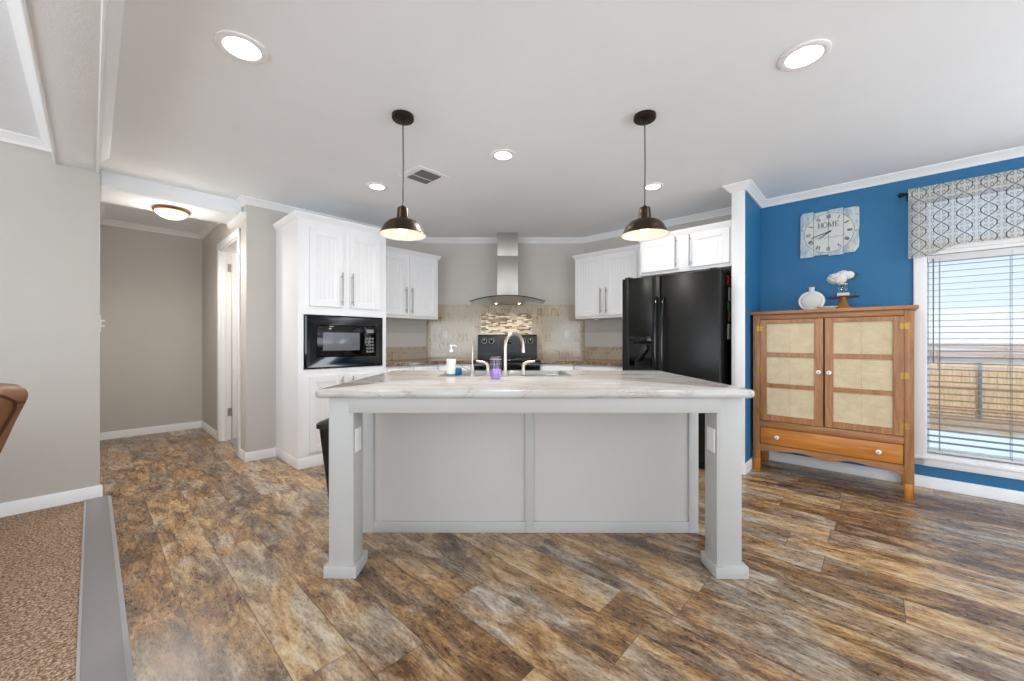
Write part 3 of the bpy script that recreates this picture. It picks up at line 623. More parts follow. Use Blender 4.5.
eg = MB(); eg.tube([(hx + .46 * (-1 + 2 * i / n), ft(-1 + 2 * i / n), arcz(-1 + 2 * i / n) + .004) for i in range(n + 1)], .0055, 8); eg.build('canopy_edge', 'slot_dark', hd)
for q in (-.145, .145):
    MB().lathe([(.026, bb + .002), (.026, bb - .004), (.018, bb - .004)], (hx + q, HOODY - .25, 0), 20).build('light_bezel', 'nickel', hd); MB().lathe([(.018, bb - .002), (.012, bb - .006), (0, bb - .007)], (hx + q, HOODY - .25, 0), 20, cap=False).build('light_bulb', 'hood_bulb', hd)
for q in (-.145, .145): lamp('SPOT', 'hood_light', (hx + q, HOODY - .25, bb - .012), 2.6, (1, .88, .68), (0, .15, -1), spot_size=R(120), spot_blend=.8, shadow_soft_size=.02)
bt_ = MB()
for i in range(5): bt_.lathe([(.006, 0), (.006, .003), (0, .003)], (hx - .05 + .025 * i, HOODY - .348, 1.655), 12, Matrix.Rotation(R(110), 4, 'X'))
bt_.build('button_row', 'pull', hd)

# ------------------------------------------------------------------ refrigerator (R frame)
fg = thing('refrigerator', 'black side-by-side refrigerator with ice dispenser', 'refrigerator', 'R', (X(.60), RW - .4, 0))
fx0, fx1, fyF = X(1.053), X(.150), RW - .78
MB().box(fx0 + .004, fx1 - .004, fyF + .075, RW - .03, .02, 1.735, .004).build('body', 'appliance_black', fg)
fsp = X(.662)
fd = MB(); dz0, dz1 = .93, 1.185; dx0, dx1 = fx0 + .075, fsp - .085
fd.box(fx0, dx0, fyF, fyF + .07, .08, 1.755, .008, 3); fd.box(dx1, fsp - .004, fyF, fyF + .07, .08, 1.755, .008, 3)
fd.box(dx0 - .01, dx1 + .01, fyF + .0004, fyF + .07, dz1, 1.7546, .004); fd.box(dx0 - .01, dx1 + .01, fyF + .0004, fyF + .07, .0804, dz0 - .06, .004); fdo = fd.build('freezer_door', 'appliance_black', fg)
dp = MB(); dp.box(dx0, dx1, fyF + .055, fyF + .065, dz0 - .06, dz1); dp.box(dx0, dx0 + .006, fyF - .003, fyF + .06, dz0 - .06, dz1); dp.box(dx1 - .006, dx1, fyF - .003, fyF + .06, dz0 - .06, dz1); dp.box(dx0, dx1, fyF - .003, fyF + .06, dz1 - .075, dz1, .002); dp.box(dx0, dx1, fyF - .005, fyF + .06, dz0 - .06, dz0 - .045)
dp.build('dispenser', 'gloss_black', fdo)
dl = MB(); dl.prism([(dx0 + .06, dz0), (dx0 + .12, dz0 + .17), (dx0 + .17, dz0 + .17), (dx0 + .17, dz0 + .12), (dx0 + .08, dz0)], fyF + .02, fyF + .05, 'y', .003); dl.build('paddle', 'plastic_black', fdo)
rdo = MB().box(fsp + .004, fx1, fyF, fyF + .07, .08, 1.755, .010, 3).build('refrigerator_door', 'appliance_black', fg)
MB().box(fx0 + .02, fx1 - .02, fyF + .05, fyF + .07, .0, .075).build('grille', 'plastic_black', fg)
for xx, par in ((fsp - .032, fdo), (fsp + .032, rdo)):
    h = MB(); n_ = 14; pts = [(xx, fyF - .012 - .045 * math.sin(math.pi * i / n_) ** .5, .55 + 1.0 * i / n_) for i in range(n_ + 1)]; h.tube(pts, .013, 10); h.build('handle', 'gloss_black', par)
for hx_ in (fx0 + .05, fx1 - .06): MB().box(hx_ - .03, hx_ + .03, fyF + .02, fyF + .10, 1.755, 1.772, .004).build('hinge_cap', 'plastic_black', fg)
for i, (mz, mat, hh, lab) in enumerate(((1.68, 'mag_red', .045, 'red magnet highest on the side of the black refrigerator'), (1.56, 'mag_white', .06, 'white magnet on the refrigerator side between the red and green ones'), (1.45, 'mag_green', .035, 'green magnet on the side of the black refrigerator'), (1.36, 'mag_orange', .05, 'orange magnet below the green one on the refrigerator side'), (1.22, 'mag_white', .07, 'white magnet lowest on the side of the black refrigerator'))):
    single(MB().box(fx1 - .0035, fx1 + .003, fyF + .24 + .03 * (i % 2), fyF + .33, mz - hh, mz + hh, .004), 'refrigerator_magnet', mat, lab, 'magnet', 'R', (fx1, fyF + .15, mz), 'magnets on the refrigerator side')

# ------------------------------------------------------------------ island (world frame, turned a touch)
IS = thing('kitchen_island', 'white kitchen island with marble-look top on two square posts', 'island', 'W', (.11, 2.45, 0))
IS.rotation_euler = (0, 0, R(-.12))
SX0, SX1, SY0, SY1 = -.485, .395, 2.555, 3.005     # sink cut-out
def rrect(x0, x1, y0, y1, r, n=6):
    out = []
    for cx, cy, a in ((x1 - r, y1 - r, 0), (x0 + r, y1 - r, 90), (x0 + r, y0 + r, 180), (x1 - r, y0 + r, 270)):
        for i in range(n + 1): th = R(a + 90 * i / n); out.append((cx + r * math.cos(th), cy + r * math.sin(th)))
    return out
ct = MB(); rings = []
for ins, z in ((.016, .865), (.006, .868), (.001, .876), (0, .885), (.001, .894), (.006, .902), (.016, .905)):
    rings.append([ct.bm.verts.new((x, y, z)) for x, y in rrect(-.944 + ins, 1.164 - ins, 1.850 + ins, 3.085 - ins, .04 - ins)])
for A, B in zip(rings, rings[1:]):
    for k in range(len(A)): ct.bm.faces.new([A[k], A[(k + 1) % len(A)], B[(k + 1) % len(B)], B[k]])
hole = rrect(SX0 + .012, SX1 - .012, SY0 + .012, SY1 - .012, .03, 3)
ht = [ct.bm.verts.new((x, y, .905)) for x, y in hole]; hb = [ct.bm.verts.new((x, y, .865)) for x, y in hole]; nh = len(hole)
for k in range(nh): ct.bm.faces.new([ht[k], ht[(k + 1) % nh], hb[(k + 1) % nh], hb[k]])
def loop_edges(L): return [ct.bm.edges.get((L[k], L[(k + 1) % len(L)])) for k in range(len(L))]
for outer, inner in ((rings[-1], ht), (rings[0], hb)): bmesh.ops.triangle_fill(ct.bm, use_beauty=True, use_dissolve=False, edges=loop_edges(outer) + loop_edges(inner))
ct.build('countertop', 'marble', IS, 50)
PY0, PYW = 1.889, .119
for i, (a, b, side) in enumerate(((-.883, -.764, 1), (.988, 1.107, -1))):
    p = MB(); p.box(a, b, PY0, PY0 + PYW, .05, .866, .002)
    ins = b - .012 if side > 0 else a + .012
    p.box(min(ins, ins), ins + .0006, PY0 - .0008, PY0 + .001, .06, .86) ; po = p.build('post', 'island', IS)
    q = MB(); q.box(a - (.019 if side > 0 else .012), b + (.019 if side > 0 else .025), PY0 - .017, PY0 + PYW + .019, 0, .057, .003); q.build('plinth', 'island', po)
    xs = b if side > 0 else a; zc = .652; yc = PY0 + .052; d = .006 * side
    o = MB().box(xs, xs + d, yc - .036, yc + .036, zc - .058, zc + .058, .002).build('outlet_plate', 'plastic_white', po)
ap = MB(); ap.box(-.786, 1.009, PY0 - .003, PY0 + .03, .791, .866, .002)
for a, b in ((-.878, -.775), (.992, 1.095)): ap.box(a, b, PY0 + PYW, 2.33, .791, .866, .002)
ap.build('apron', 'island', IS)
CY = 2.335
bd = MB(); bd.box(-.872, 1.0996, CY, CY + .02, .0, .864); bd.box(-.872, -.852, CY, 3.02, 0, .864); bd.box(1.08, 1.0996, CY, 3.02, 0, .864); bd.box(-.872, 1.0996, 2.99, 3.02, .09, .864); bd.box(-.872, 1.0996, CY, 2.95, .0, .02); bd.build('body', 'island_panel', IS)
for a, b in ((-.890, -.822), (.078, .128), (1.048, 1.104)): MB().box(a, b, CY - .014, CY, .0, .864, .002).build('batten', 'island', IS)
MB().box(-.822, 1.048, CY - .012, CY, .0, .066, .002).build('base_rail', 'island', IS)
for a, b in ((-.86, -.40), (-.39, .06), (.07, .55), (.56, 1.09)):
    d = MB().box(a + .01, b - .01, 3.02, 3.038, .10, .84, .003).build('door', 'cabinet', IS)
    h = MB(); h.tube([(b - .04, 3.07, .52), (b - .04, 3.07, .80)], .006, 8)
    for z in (.55, .77): h.tube([(b - .04, 3.038, z), (b - .04, 3.07, z)], .005, 8)
    h.build('handle', 'pull', d)
# sink
sk = thing('kitchen_sink', 'stainless double-bowl sink set into the island top', 'sink', 'W', (-.045, 2.78, .905))
rm = MB(); RZ = .9085; BX = ((SX0 + .03, -.075), (-.035, SX1 - .03)); BYa, BYb = SY0 + .085, SY1 - .03
def rbox(x0, x1, y0, y1): rm.box(x0, x1, y0, y1, .9055, RZ, .001, 1)
rbox(SX0, SX1, SY0, BYa); rbox(SX0, SX1, BYb, SY1); rbox(SX0, BX[0][0], BYa, BYb); rbox(BX[0][1], BX[1][0], BYa, BYb); rbox(BX[1][1], SX1, BYa, BYb); rm.build('rim', 'sink_steel', sk)
for a, b in BX:
    bw = MB(); n4 = []
    for ins, z in ((0, RZ - .001), (.004, .85), (.012, .735), (.03, .722)): n4.append([bw.bm.verts.new((x, y, z)) for x, y in rrect(a + ins, b - ins, BYa + ins, BYb - ins, .045, 5)])
    for A, B in zip(n4, n4[1:]):
        for k in range(len(A)): bw.bm.faces.new([A[k], A[(k + 1) % len(A)], B[(k + 1) % len(B)], B[k]])
    bw.bm.faces.new(n4[-1]); bo = bw.build('bowl', 'sink_steel', sk)
    MB().lathe([(.045, .723), (.042, .7255), (.03, .724), (0, .7235)], ((a + b) / 2, (BYa + BYb) / 2, 0), 24, cap=False).build('drain', 'pull', bo)
# faucet on the near rim of the sink
fa = thing('kitchen_faucet', 'brushed nickel gooseneck faucet with two lever handles', 'faucet', 'W', (-.045, 2.6, RZ)); FYc = 2.598; Z0 = RZ
b_ = MB(); b_.lathe([(.026, Z0 + .0005), (.026, Z0 + .006), (.020, Z0 + .018), (.016, Z0 + .03), (.014, Z0 + .032)], (-.045, FYc, 0), 24); b_.build('base', 'nickel', fa)
rr_ = .092; ang = R(48); dxy = Vector((math.cos(ang), math.sin(ang), 0)); ctr = Vector((-.045, FYc, 1.096)) + dxy * rr_
pts = [(-.045, FYc, Z0 + .02), (-.045, FYc, 1.0), (-.045, FYc, 1.06)] + [tuple(ctr - dxy * rr_ * math.cos(a) + Vector((0, 0, rr_ * math.sin(a)))) for a in [math.pi * i / 14 for i in range(15)]] + [tuple(ctr + dxy * rr_ + Vector((0, 0, -.012)))]
MB().tube(pts, .0115, 14).build('spout', 'nickel', fa); e_ = ctr + dxy * rr_ + Vector((0, 0, -.012)); MB().lathe([(.0135, 0), (.0135, -.028), (.010, -.03)], e_, 16).build('aerator', 'nickel', fa)
MB().box(-.19, .10, FYc - .024, FYc + .024, Z0 + .0003, Z0 + .006, .003).build('deck_plate', 'nickel', fa)
for hx_, sg in ((-.160, -1), (.075, 1)):
    h = MB(); h.lathe([(.020, Z0 + .006), (.018, Z0 + .014), (.012, Z0 + .03), (.011, Z0 + .05), (.013, Z0 + .065)], (hx_, FYc, 0), 18)
    h.tube([(hx_, FYc, Z0 + .06), (hx_ + .006 * sg, FYc, Z0 + .078), (hx_ + .03 * sg, FYc, Z0 + .088), (hx_ + .075 * sg, FYc - .004, Z0 + .093)], [.0125, .0115, .009, .0065], 12); h.build('lever_handle', 'nickel', fa)
ff = thing('filter_faucet', 'slim upright drinking water tap at the left of the main faucet', 'faucet', 'W', (-.262, 2.6, RZ))
MB().lathe([(.020, Z0 + .0005), (.020, Z0 + .008), (.013, Z0 + .02), (.012, Z0 + .06), (.008, Z0 + .075)], (-.262, FYc, 0), 18).build('base', 'nickel', ff)
MB().tube([(-.262, FYc, Z0 + .06), (-.262, FYc, 1.10), (-.262, FYc + .006, 1.13), (-.262, FYc + .03, 1.155), (-.262, FYc + .06, 1.155), (-.262, FYc + .085, 1.13), (-.262, FYc + .09, 1.10)], .0048, 10).build('spout', 'nickel', ff)
MB().tube([(-.270, FYc, Z0 + .025), (-.30, FYc, Z0 + .045), (-.335, FYc, Z0 + .062)], [.006, .005, .0065], 10).build('lever_handle', 'nickel', ff)
# soap bottle, blue scrubber, candle, cup
sb = thing('soap_dispenser', 'clear pump soap bottle with white label by the sink', 'bottle', 'W', (-.405, 2.615, RZ)); sxx, syy = -.405, 2.61
MB().lathe([(0, Z0 + .0006), (.026, Z0 + .0006), (.030, Z0 + .004), (.030, Z0 + .115), (.026, Z0 + .135), (.013, Z0 + .152), (.012, Z0 + .160)], (sxx, syy, 0), 28).build('bottle', 'clear_glass', sb)
MB().lathe([(.0304, Z0 + .012), (.0306, Z0 + .013), (.0306, Z0 + .108), (.0304, Z0 + .109)], (sxx, syy, 0), 28, cap=False).build('paper_label', 'plastic_white', sb)
pm = MB(); pm.lathe([(.014, Z0 + .155), (.014, Z0 + .170), (.006, Z0 + .174), (.005, Z0 + .192), (.010, Z0 + .193), (.010, Z0 + .203), (0, Z0 + .204)], (sxx, syy, 0), 18); pm.tube([(sxx, syy, Z0 + .199), (sxx + .02, syy + .012, Z0 + .199), (sxx + .032, syy + .02, Z0 + .191)], .004, 8); pm.build('pump', 'plastic_white', sb)
single(MB().lathe([(0, Z0 + .0006), (.020, Z0 + .0006), (.026, Z0 + .01), (.027, Z0 + .035), (.022, Z0 + .048), (.012, Z0 + .052), (0, Z0 + .053)], (-.362, 2.625, 0), 24, cap=False), 'dish_scrubber', 'blue_plastic', 'small blue scrubber standing right beside the soap bottle', 'scrubber', 'W', (-.362, 2.625, RZ))
cn = thing('candle', 'lilac candle in a clear glass jar in front of the faucet', 'candle', 'W', (-.102, 2.42, .905)); cxx, cyy, cz = -.100, 2.415, .9055
MB().lathe([(0, cz), (.030, cz), (.035, cz + .004), (.036, cz + .09), (.033, cz + .112), (.033, cz + .128), (.0365, cz + .131), (.0365, cz + .136), (.0325, cz + .136), (.0305, cz + .128), (.0305, cz + .112), (.0335, cz + .088), (.0335, cz + .008), (0, cz + .006)], (cxx, cyy, 0), 32, cap=False).build('jar', 'lilac_glass', cn)
wx = MB().lathe([(0, cz + .0065), (.033, cz + .0085), (.033, cz + .058), (0, cz + .057)], (cxx, cyy, 0), 28, cap=False).build('wax', 'lilac_wax', cn); MB().tube([(cxx, cyy, cz + .055), (cxx + .002, cyy, cz + .070)], .0012, 6).build('wick', 'slot_dark', wx)
MB().lathe([(.0372, cz + .118), (.0385, cz + .120), (.0372, cz + .122)], (cxx, cyy, 0), 28, cap=False).build('wire_ring', 'nickel', cn)
cu = MB(); cu.lathe([(0, .7262), (.035, .7262), (.040, .735), (.047, .84), (.050, .895), (.0475, .895), (.044, .84), (.037, .74), (0, .736)], (.285, 2.80, 0), 28, cap=False)
single(cu, 'white_cup', 'porcelain', 'white cup standing in the right bowl of the sink', 'cup', 'W', (.285, 2.80, .726))
# trash can
tb = thing('trash_can', 'black plastic trash can standing at the left side of the island', 'trash can', 'W', (-1.08, 2.58, 0))
b = MB(); lo = rrect(-1.150, -.975, 2.47, 2.70, .03, 4); hi = rrect(-1.207, -.915, 2.42, 2.76, .04, 4)
A = [b.bm.verts.new((x, y, .001)) for x, y in lo]; B = [b.bm.verts.new((x, y, .60)) for x, y in hi]
for k in range(len(A)): b.bm.faces.new([A[k], A[(k + 1) % len(A)], B[(k + 1) % len(B)], B[k]])
b.bm.faces.new(A); b.bm.faces.new(B); b.build('bin', 'plastic_black', tb)
b = MB(); rg_ = []
for ins, z in ((-.012, .595), (-.012, .622), (.0, .632), (.06, .648), (.12, .652)): rg_.append([b.bm.verts.new((x, y, z)) for x, y in rrect(-1.207 + ins, -.915 - ins, 2.42 + ins, 2.76 - ins, max(.02, .04 - ins * .15), 4)])
for A, B in zip(rg_, rg_[1:]):
    for k in range(len(A)): b.bm.faces.new([A[k], A[(k + 1) % len(A)], B[(k + 1) % len(B)], B[k]])
b.bm.faces.new(rg_[0]); b.bm.faces.new(rg_[-1]); b.build('lid', 'plastic_black', tb)

# ------------------------------------------------------------------ pine cupboard (R frame)
AX0, AX1, AYF, AYB = -.809, .193, RW - .420, RW - .022
ar = thing('pie_safe', 'pine pie safe cupboard with punched tin door panels against the blue wall', 'cupboard', 'R', ((AX0 + AX1) / 2, (AYF + AYB) / 2, 0)); K = lambda k: AX0 + k
for a in (AX0, AX1 - .052):
    for y0 in (AYF, AYB - .05):
        p = MB().box(a, a + .052, y0, y0 + .05, .105, 1.365, .003).build('post', 'pine', ar)
        MB().box(a + .0005, a + .0515, y0 + .0005, y0 + .0495, 0, .106, .003).build('foot', 'pine_foot', p)
b = MB(); b.box(AX0 + .008, AX0 + .03, AYF + .05, AYB - .05, .17, 1.365); b.box(AX1 - .03, AX1 - .008, AYF + .05, AYB - .05, .17, 1.365); b.box(AX0 + .05, AX1 - .05, AYB - .02, AYB - .004, .17, 1.365); b.box(AX0 + .03, AX1 - .03, AYF + .012, AYB - .02, .21, .235); b.box(AX0 + .03, AX1 - .03, AYF + .03, AYB - .02, .40, .42)
b.build('carcass', 'pine', ar)
MB().box(K(.052), AX1 - .052, AYF + .004, AYF + .03, 1.322, 1.365, .002).build('top_rail', 'pine_rail', ar); MB().box(K(.052), AX1 - .052, AYF + .004, AYF + .03, .385, .442, .002).build('middle_rail', 'pine_rail', ar); b = MB()
pts = [(K(.052), .236), (K(.052), .165)]
for i in range(41):
    t_ = i / 40; xx = K(.052) + t_ * (AX1 - AX0 - .104)
    pts.append((xx, .168 + .03 * min(1, 6 * min(t_, 1 - t_)) * (1 if min(t_, 1 - t_) > .02 else 0) - .016 * math.exp(-((t_ - .5) / .14) ** 2) + .008 * math.cos(t_ * 2 * math.pi * 3) * min(1, 5 * min(t_, 1 - t_))))
pts += [(AX1 - .052, .165), (AX1 - .052, .236)]; b.prism(pts, AYF + .006, AYF + .028, 'y'); b.build('apron', 'pine_rail', ar)
MB().box(AX0 - .022, AX1 + .022, AYF - .022, AYB, 1.365, 1.393, .005).build('top_board', 'pine_rail', ar)
def tin_door(k0, k1, p0, p1, knob_k, hinge_k):
    y0 = AYF + .001; d = MB(); z0, z1 = .446, 1.319
    d.box(K(k0), K(p0), y0, y0 + .024, z0, z1, .002, 1); d.box(K(p1), K(k1), y0, y0 + .024, z0, z1, .002, 1)
    for a, b_ in ((z0, .495), (.735, .768), (1.0, 1.035), (1.285, z1)): d.box(K(p0) - .001, K(p1) + .001, y0 + .0005, y0 + .023, a, b_, .002, 1)
    do = d.build('door', 'pine', ar)
    for a, b_ in ((.495, .735), (.768, 1.0), (1.035, 1.285)):
        q = MB(); q.box(K(p0), K(p1), y0 + .010, y0 + .016, a, b_); mx_ = (K(p0) + K(p1)) / 2; zz = (a + b_) / 2
        q.box(mx_ - .005, mx_ + .005, y0 + .008, y0 + .012, a, b_, .002, 1)
        for e in ((K(p0), K(p0) + .007, a, b_), (K(p1) - .007, K(p1), a, b_), (K(p0), K(p1), a, a + .007), (K(p0), K(p1), b_ - .007, b_)): q.box(e[0], e[1], y0 + .007, y0 + .012, e[2], e[3], .002, 1)
        for cxq in ((K(p0) + mx_) / 2, (K(p1) + mx_) / 2):
            wq, hq = (mx_ - K(p0)) * .36, (b_ - a) * .36
            for sgx in (-1, 1):
                for sgz in (-1, 1): q.lathe([(.032, 0), (.027, .0014), (.022, .0014), (.016, 0)], (cxq + sgx * wq * .5, y0 + .0105, zz + sgz * hq * .55), 14, Matrix.Rotation(R(90), 4, 'X'), cap=False)
        q.build('tin_panel', 'punched_tin', do)
    kn = MB(); kn.lathe([(.008, 0), (.007, .012), (.016, .018), (.017, .026), (.010, .031), (0, .032)], (K(knob_k), y0, .885), 20, Matrix.Rotation(R(90), 4, 'X')); ko = kn.build('knob', 'porcelain', do)
    MB().lathe([(.004, .030), (.004, .034), (0, .0345)], (K(knob_k), y0, .885), 10, Matrix.Rotation(R(90), 4, 'X'), cap=False).build('knob_screw', 'slot_dark', do)
    for z in (1.245, .885, .52):
        h = MB()
        for sg in (-1, 1): h.prism([(K(hinge_k) + sg * .002, z - .020), (K(hinge_k) + sg * .018, z - .026), (K(hinge_k) + sg * .030, z - .012), (K(hinge_k) + sg * .020, z), (K(hinge_k) + sg * .030, z + .012), (K(hinge_k) + sg * .018, z + .026), (K(hinge_k) + sg * .002, z + .020)], AYF - .003, AYF + .001, 'y')
        h.tube([(K(hinge_k), AYF - .004, z - .024), (K(hinge_k), AYF - .004, z + .024)], .004, 8); h.build('hinge', 'brass', do)
tin_door(.054, .490, .102, .435, .462, .052); tin_door(.499, .950, .551, .892, .527, .952)
dw = MB().box(K(.056), AX1 - .056, AYF + .002, AYF + .024, .240, .381, .004).build('drawer', 'pine_orange', ar)
for kq in (.18, .815):
    MB().lathe([(.008, 0), (.007, .012), (.016, .018), (.017, .026), (.010, .031), (0, .032)], (K(kq), AYF + .002, .312), 20, Matrix.Rotation(R(90), 4, 'X')).build('knob', 'porcelain', dw)
    MB().lathe([(.004, .030), (.004, .034), (0, .0345)], (K(kq), AYF + .002, .312), 10, Matrix.Rotation(R(90), 4, 'X'), cap=False).build('knob_screw', 'slot_dark', dw)
# things on the cupboard
AT = 1.3935
mf = thing('moon_vase', 'round flat cream vase with raised rim on the pine cupboard', 'vase', 'R', (-.413, 4.2, AT)); vx, vy, vz = -.413, 4.2, AT + .083
q = MB(); q.ball((vx, vy, vz), (.080, .030, .079), 32, 16); q.build('body', 'cream_ceramic', mf)
q = MB(); q.tube([(vx + .083 * math.cos(a), vy, vz + .0765 * math.sin(a)) for a in [2 * math.pi * i / 40 for i in range(40)]], .0095, 10, True); q.lathe([(.045, -.0829), (.045, -.078), (.03, -.06)], (vx, vy, vz), 24, Matrix.Diagonal((1, .6, 1, 1))); q.build('rim', 'porcelain', mf)
MB().lathe([(.022, .075), (.020, .10), (.024, .118), (.020, .118), (.016, .10)], (vx, vy, vz), 24).build('neck', 'cream_ceramic', mf)
single(MB().lathe([(0, AT + .0003), (.040, AT + .0003), (.045, AT + .004), (.072, AT + .020), (.070, AT + .022), (.043, AT + .008), (0, AT + .006)], (-.300, 4.09, 0), 36, cap=False), 'shallow_dish', 'porcelain', 'white shallow dish between the round vase and the gold cake stand', 'dish', 'R', (-.300, 4.09, AT))
ksx, ksy = -.207, 4.2
cs = thing('cake_stand', 'small cake stand with flared gold pedestal on the pine cupboard', 'cake stand', 'R', (ksx, ksy, AT))
MB().lathe([(0, AT + .0003), (.060, AT + .0003), (.056, AT + .008), (.035, AT + .045), (.022, AT + .085), (.024, AT + .097), (0, AT + .097)], (ksx, ksy, 0), 32, cap=False).build('pedestal', 'gold_wood', cs)
MB().lathe([(0, AT + .0972), (.098, AT + .0975), (.102, AT + .102), (.098, AT + .107), (0, AT + .106)], (ksx, ksy, 0), 40, cap=False).build('plate', 'antique_brass', cs)
PT = AT + .1065
single(MB().box(ksx - .036, ksx + .040, ksy - .028, ksy + .028, PT + .0005, PT + .030, .003), 'book', 'cream_ceramic', 'small cream book lying on the cake stand', 'book', 'R', (ksx, ksy, PT))
jz = PT + .031
fvz = thing('flower_jar', 'clear glass jar on the small cream book, holding the flowers', 'vase', 'R', (ksx, ksy, jz))
MB().lathe([(0, jz), (.034, jz), (.037, jz + .005), (.037, jz + .055), (.028, jz + .068), (.028, jz + .082), (.026, jz + .082), (.026, jz + .068), (.034, jz + .055), (.034, jz + .008), (0, jz + .005)], (ksx, ksy, 0), 28, cap=False).build('jar', 'clear_glass', fvz)
MB().lathe([(.0285, jz + .066), (.0295, jz + .068), (.0295, jz + .072), (.0285, jz + .074)], (ksx, ksy, 0), 28, cap=False).build('twine', 'cream_ceramic', fvz)
bq = thing('bouquet', 'bunch of white flowers with a few dark green leaves in the jar', 'flowers', 'R', (ksx, ksy, jz + .01))
st_ = MB(); rn = random.Random(5)
heads = [(-.050, -.005, .120, .050), (.000, .0, .142, .044), (-.018, -.03, .108, .042), (.036, -.008, .140, .034), (-.02, .03, .13, .036)]
for hx_, hy_, hz_, hr in heads: st_.tube([(ksx + rn.uniform(-.012, .012), ksy + rn.uniform(-.012, .012), jz + .012), (ksx + hx_ * .3, ksy + hy_ * .3, jz + .07), (ksx + hx_, ksy + hy_, jz + hz_)], .002, 6)
st_.build('stem', 'leaf', bq)
for hx_, hy_, hz_, hr in heads:
    fl = MB(); c_ = Vector((ksx + hx_, ksy + hy_, jz + hz_)); fl.ball(c_, (hr * .8, hr * .8, hr * .7), 12, 8)
    for i in range(70):
        z_ = 1 - 2 * (i + .5) / 70; a_ = i * 2.39996; d_ = Vector((math.sqrt(1 - z_ * z_) * math.cos(a_), math.sqrt(1 - z_ * z_) * math.sin(a_), z_)); p_ = c_ + Vector((d_.x * hr, d_.y * hr, d_.z * hr * .85))
        d2 = (d_ + Vector((rn.uniform(-.4, .4), rn.uniform(-.4, .4), rn.uniform(-.4, .4)))).normalized(); fl.ball(p_, (.011, .009, .0025), 6, 4, d2.to_track_quat('Z', 'Y').to_matrix().to_4x4())
    fl.build('blossom', 'petal', bq)
for lx, lz, tl in ((.070, .148, 30), (.066, .12, -5), (.078, .135, 15), (.060, .105, -35)):
    MB().ball((ksx + lx, ksy - .01, jz + lz), (.020, .009, .003), 10, 6, Matrix.Rotation(R(-tl), 4, 'Y') @ Matrix.Rotation(R(50), 4, 'X')).build('leaf', 'leaf', bq)

# ------------------------------------------------------------------ clock on the blue wall (R frame)
ck = thing('wall_clock', 'square rustic plank clock reading HOME with roman numerals on the blue wall', 'clock', 'R', (-.315, RW - .02, 2.085)); cxc, czc, cy_ = -.315, 2.085, RW - .022
xs = [-.519, -.418, -.316, -.213, -.111]
offs_ = [(.006, 0), (-.004, .012), (.010, .004), (.0, .014)]
for i, (a, b_) in enumerate(zip(xs, xs[1:])):
    z0, z1 = 1.887 - offs_[i][0] + .006, 2.283 - offs_[i][1] + .006; ch = .022
    pts = [(a + .001, z0), (b_ - .001, z0), (b_ - .001, z1), (a + .001, z1)]
    if i == 0: pts = [(a + .004, z0), (b_ - .001, z0), (b_ - .001, z1), (a + ch, z1), (a + .006, z1 - .03)]
    if i == 3: pts = [(a + .001, z0), (b_ - .03, z0), (b_ - .004, z0 + .04), (b_, z0 + .1), (b_ - .008, z0 + .17), (b_, z0 + .22), (b_ - .002, z1 - .012), (b_ - .012, z1), (a + .001, z1)]
    MB().prism(pts, cy_, RW - .002, 'y', .0015).build('plank', 'clock_plank', ck)
for i, (a, b_) in enumerate(zip(xs, xs[1:])):       # round painted face, split along the planks
    n_ = 14; rad = .1705; top = []; bot = []
    for j in range(n_ + 1):
        xx = (a + .0016) + (b_ - a - .0032) * j / n_; dx = max(-rad, min(rad, xx - cxc)); hh = math.sqrt(max(0, rad * rad - dx * dx)); 
        if abs(xx - cxc) <= rad: top.append((xx, czc + hh)); bot.append((xx, czc - hh))
    MB().prism(bot + top[::-1], cy_ - .0012, cy_ + .001, 'y').build('face', 'clock_face', ck)
fy_ = cy_ - .0024
MB().tube([(cxc + .1715 * math.cos(a), cy_ - .001, czc + .1715 * math.sin(a)) for a in [2 * math.pi * i / 64 for i in range(64)]], .0016, 6, True).build('face_ring', 'ink_light', ck)
def bar(mb, p, q, w, y0=None, y1=None):
    p, q = Vector(p), Vector(q); d = (q - p).normalized(); nn = Vector((-d.y, d.x)) * w / 2
    mb.prism([tuple(p - nn), tuple(q - nn), tuple(q + nn), tuple(p + nn)], y0 if y0 else fy_, y1 if y1 else cy_ - .0008, 'y')
GL = {'I': ([((0, -.5), (0, .5), .14)], .22), 'V': ([((-.26, .5), (0, -.5), .15), ((.26, .5), (0, -.5), .06)], .62), 'X': ([((-.26, .5), (.26, -.5), .15), ((.26, .5), (-.26, -.5), .06)], .62)}
for h_, txt in enumerate(['XII', 'I', 'II', 'III', 'IIII', 'V', 'VI', 'VII', 'VIII', 'IX', 'X', 'XI']):
    mb = MB(); th = R(90 - 30 * h_); rt = R(-30 * h_); size = .030; tot = sum(GL[c][1] for c in txt); xo = -tot / 2
    cr2, sr2 = math.cos(rt), math.sin(rt); ox, oz = cxc + .142 * math.cos(th), czc + .142 * math.sin(th)
    tr = lambda p: (ox + (p[0] * cr2 - p[1] * sr2) * size, oz + (p[0] * sr2 + p[1] * cr2) * size)
    for c in txt:
        segs, w_ = GL[c]
        for p, q, t_ in segs: bar(mb, tr((p[0] + xo + w_ / 2, p[1])), tr((q[0] + xo + w_ / 2, q[1])), t_ * size)
        xo += w_
    for e in (.5, -.5): bar(mb, tr((-tot / 2, e)), tr((tot / 2, e)), .04 * size)
    mb.build('numeral', 'ink', ck)
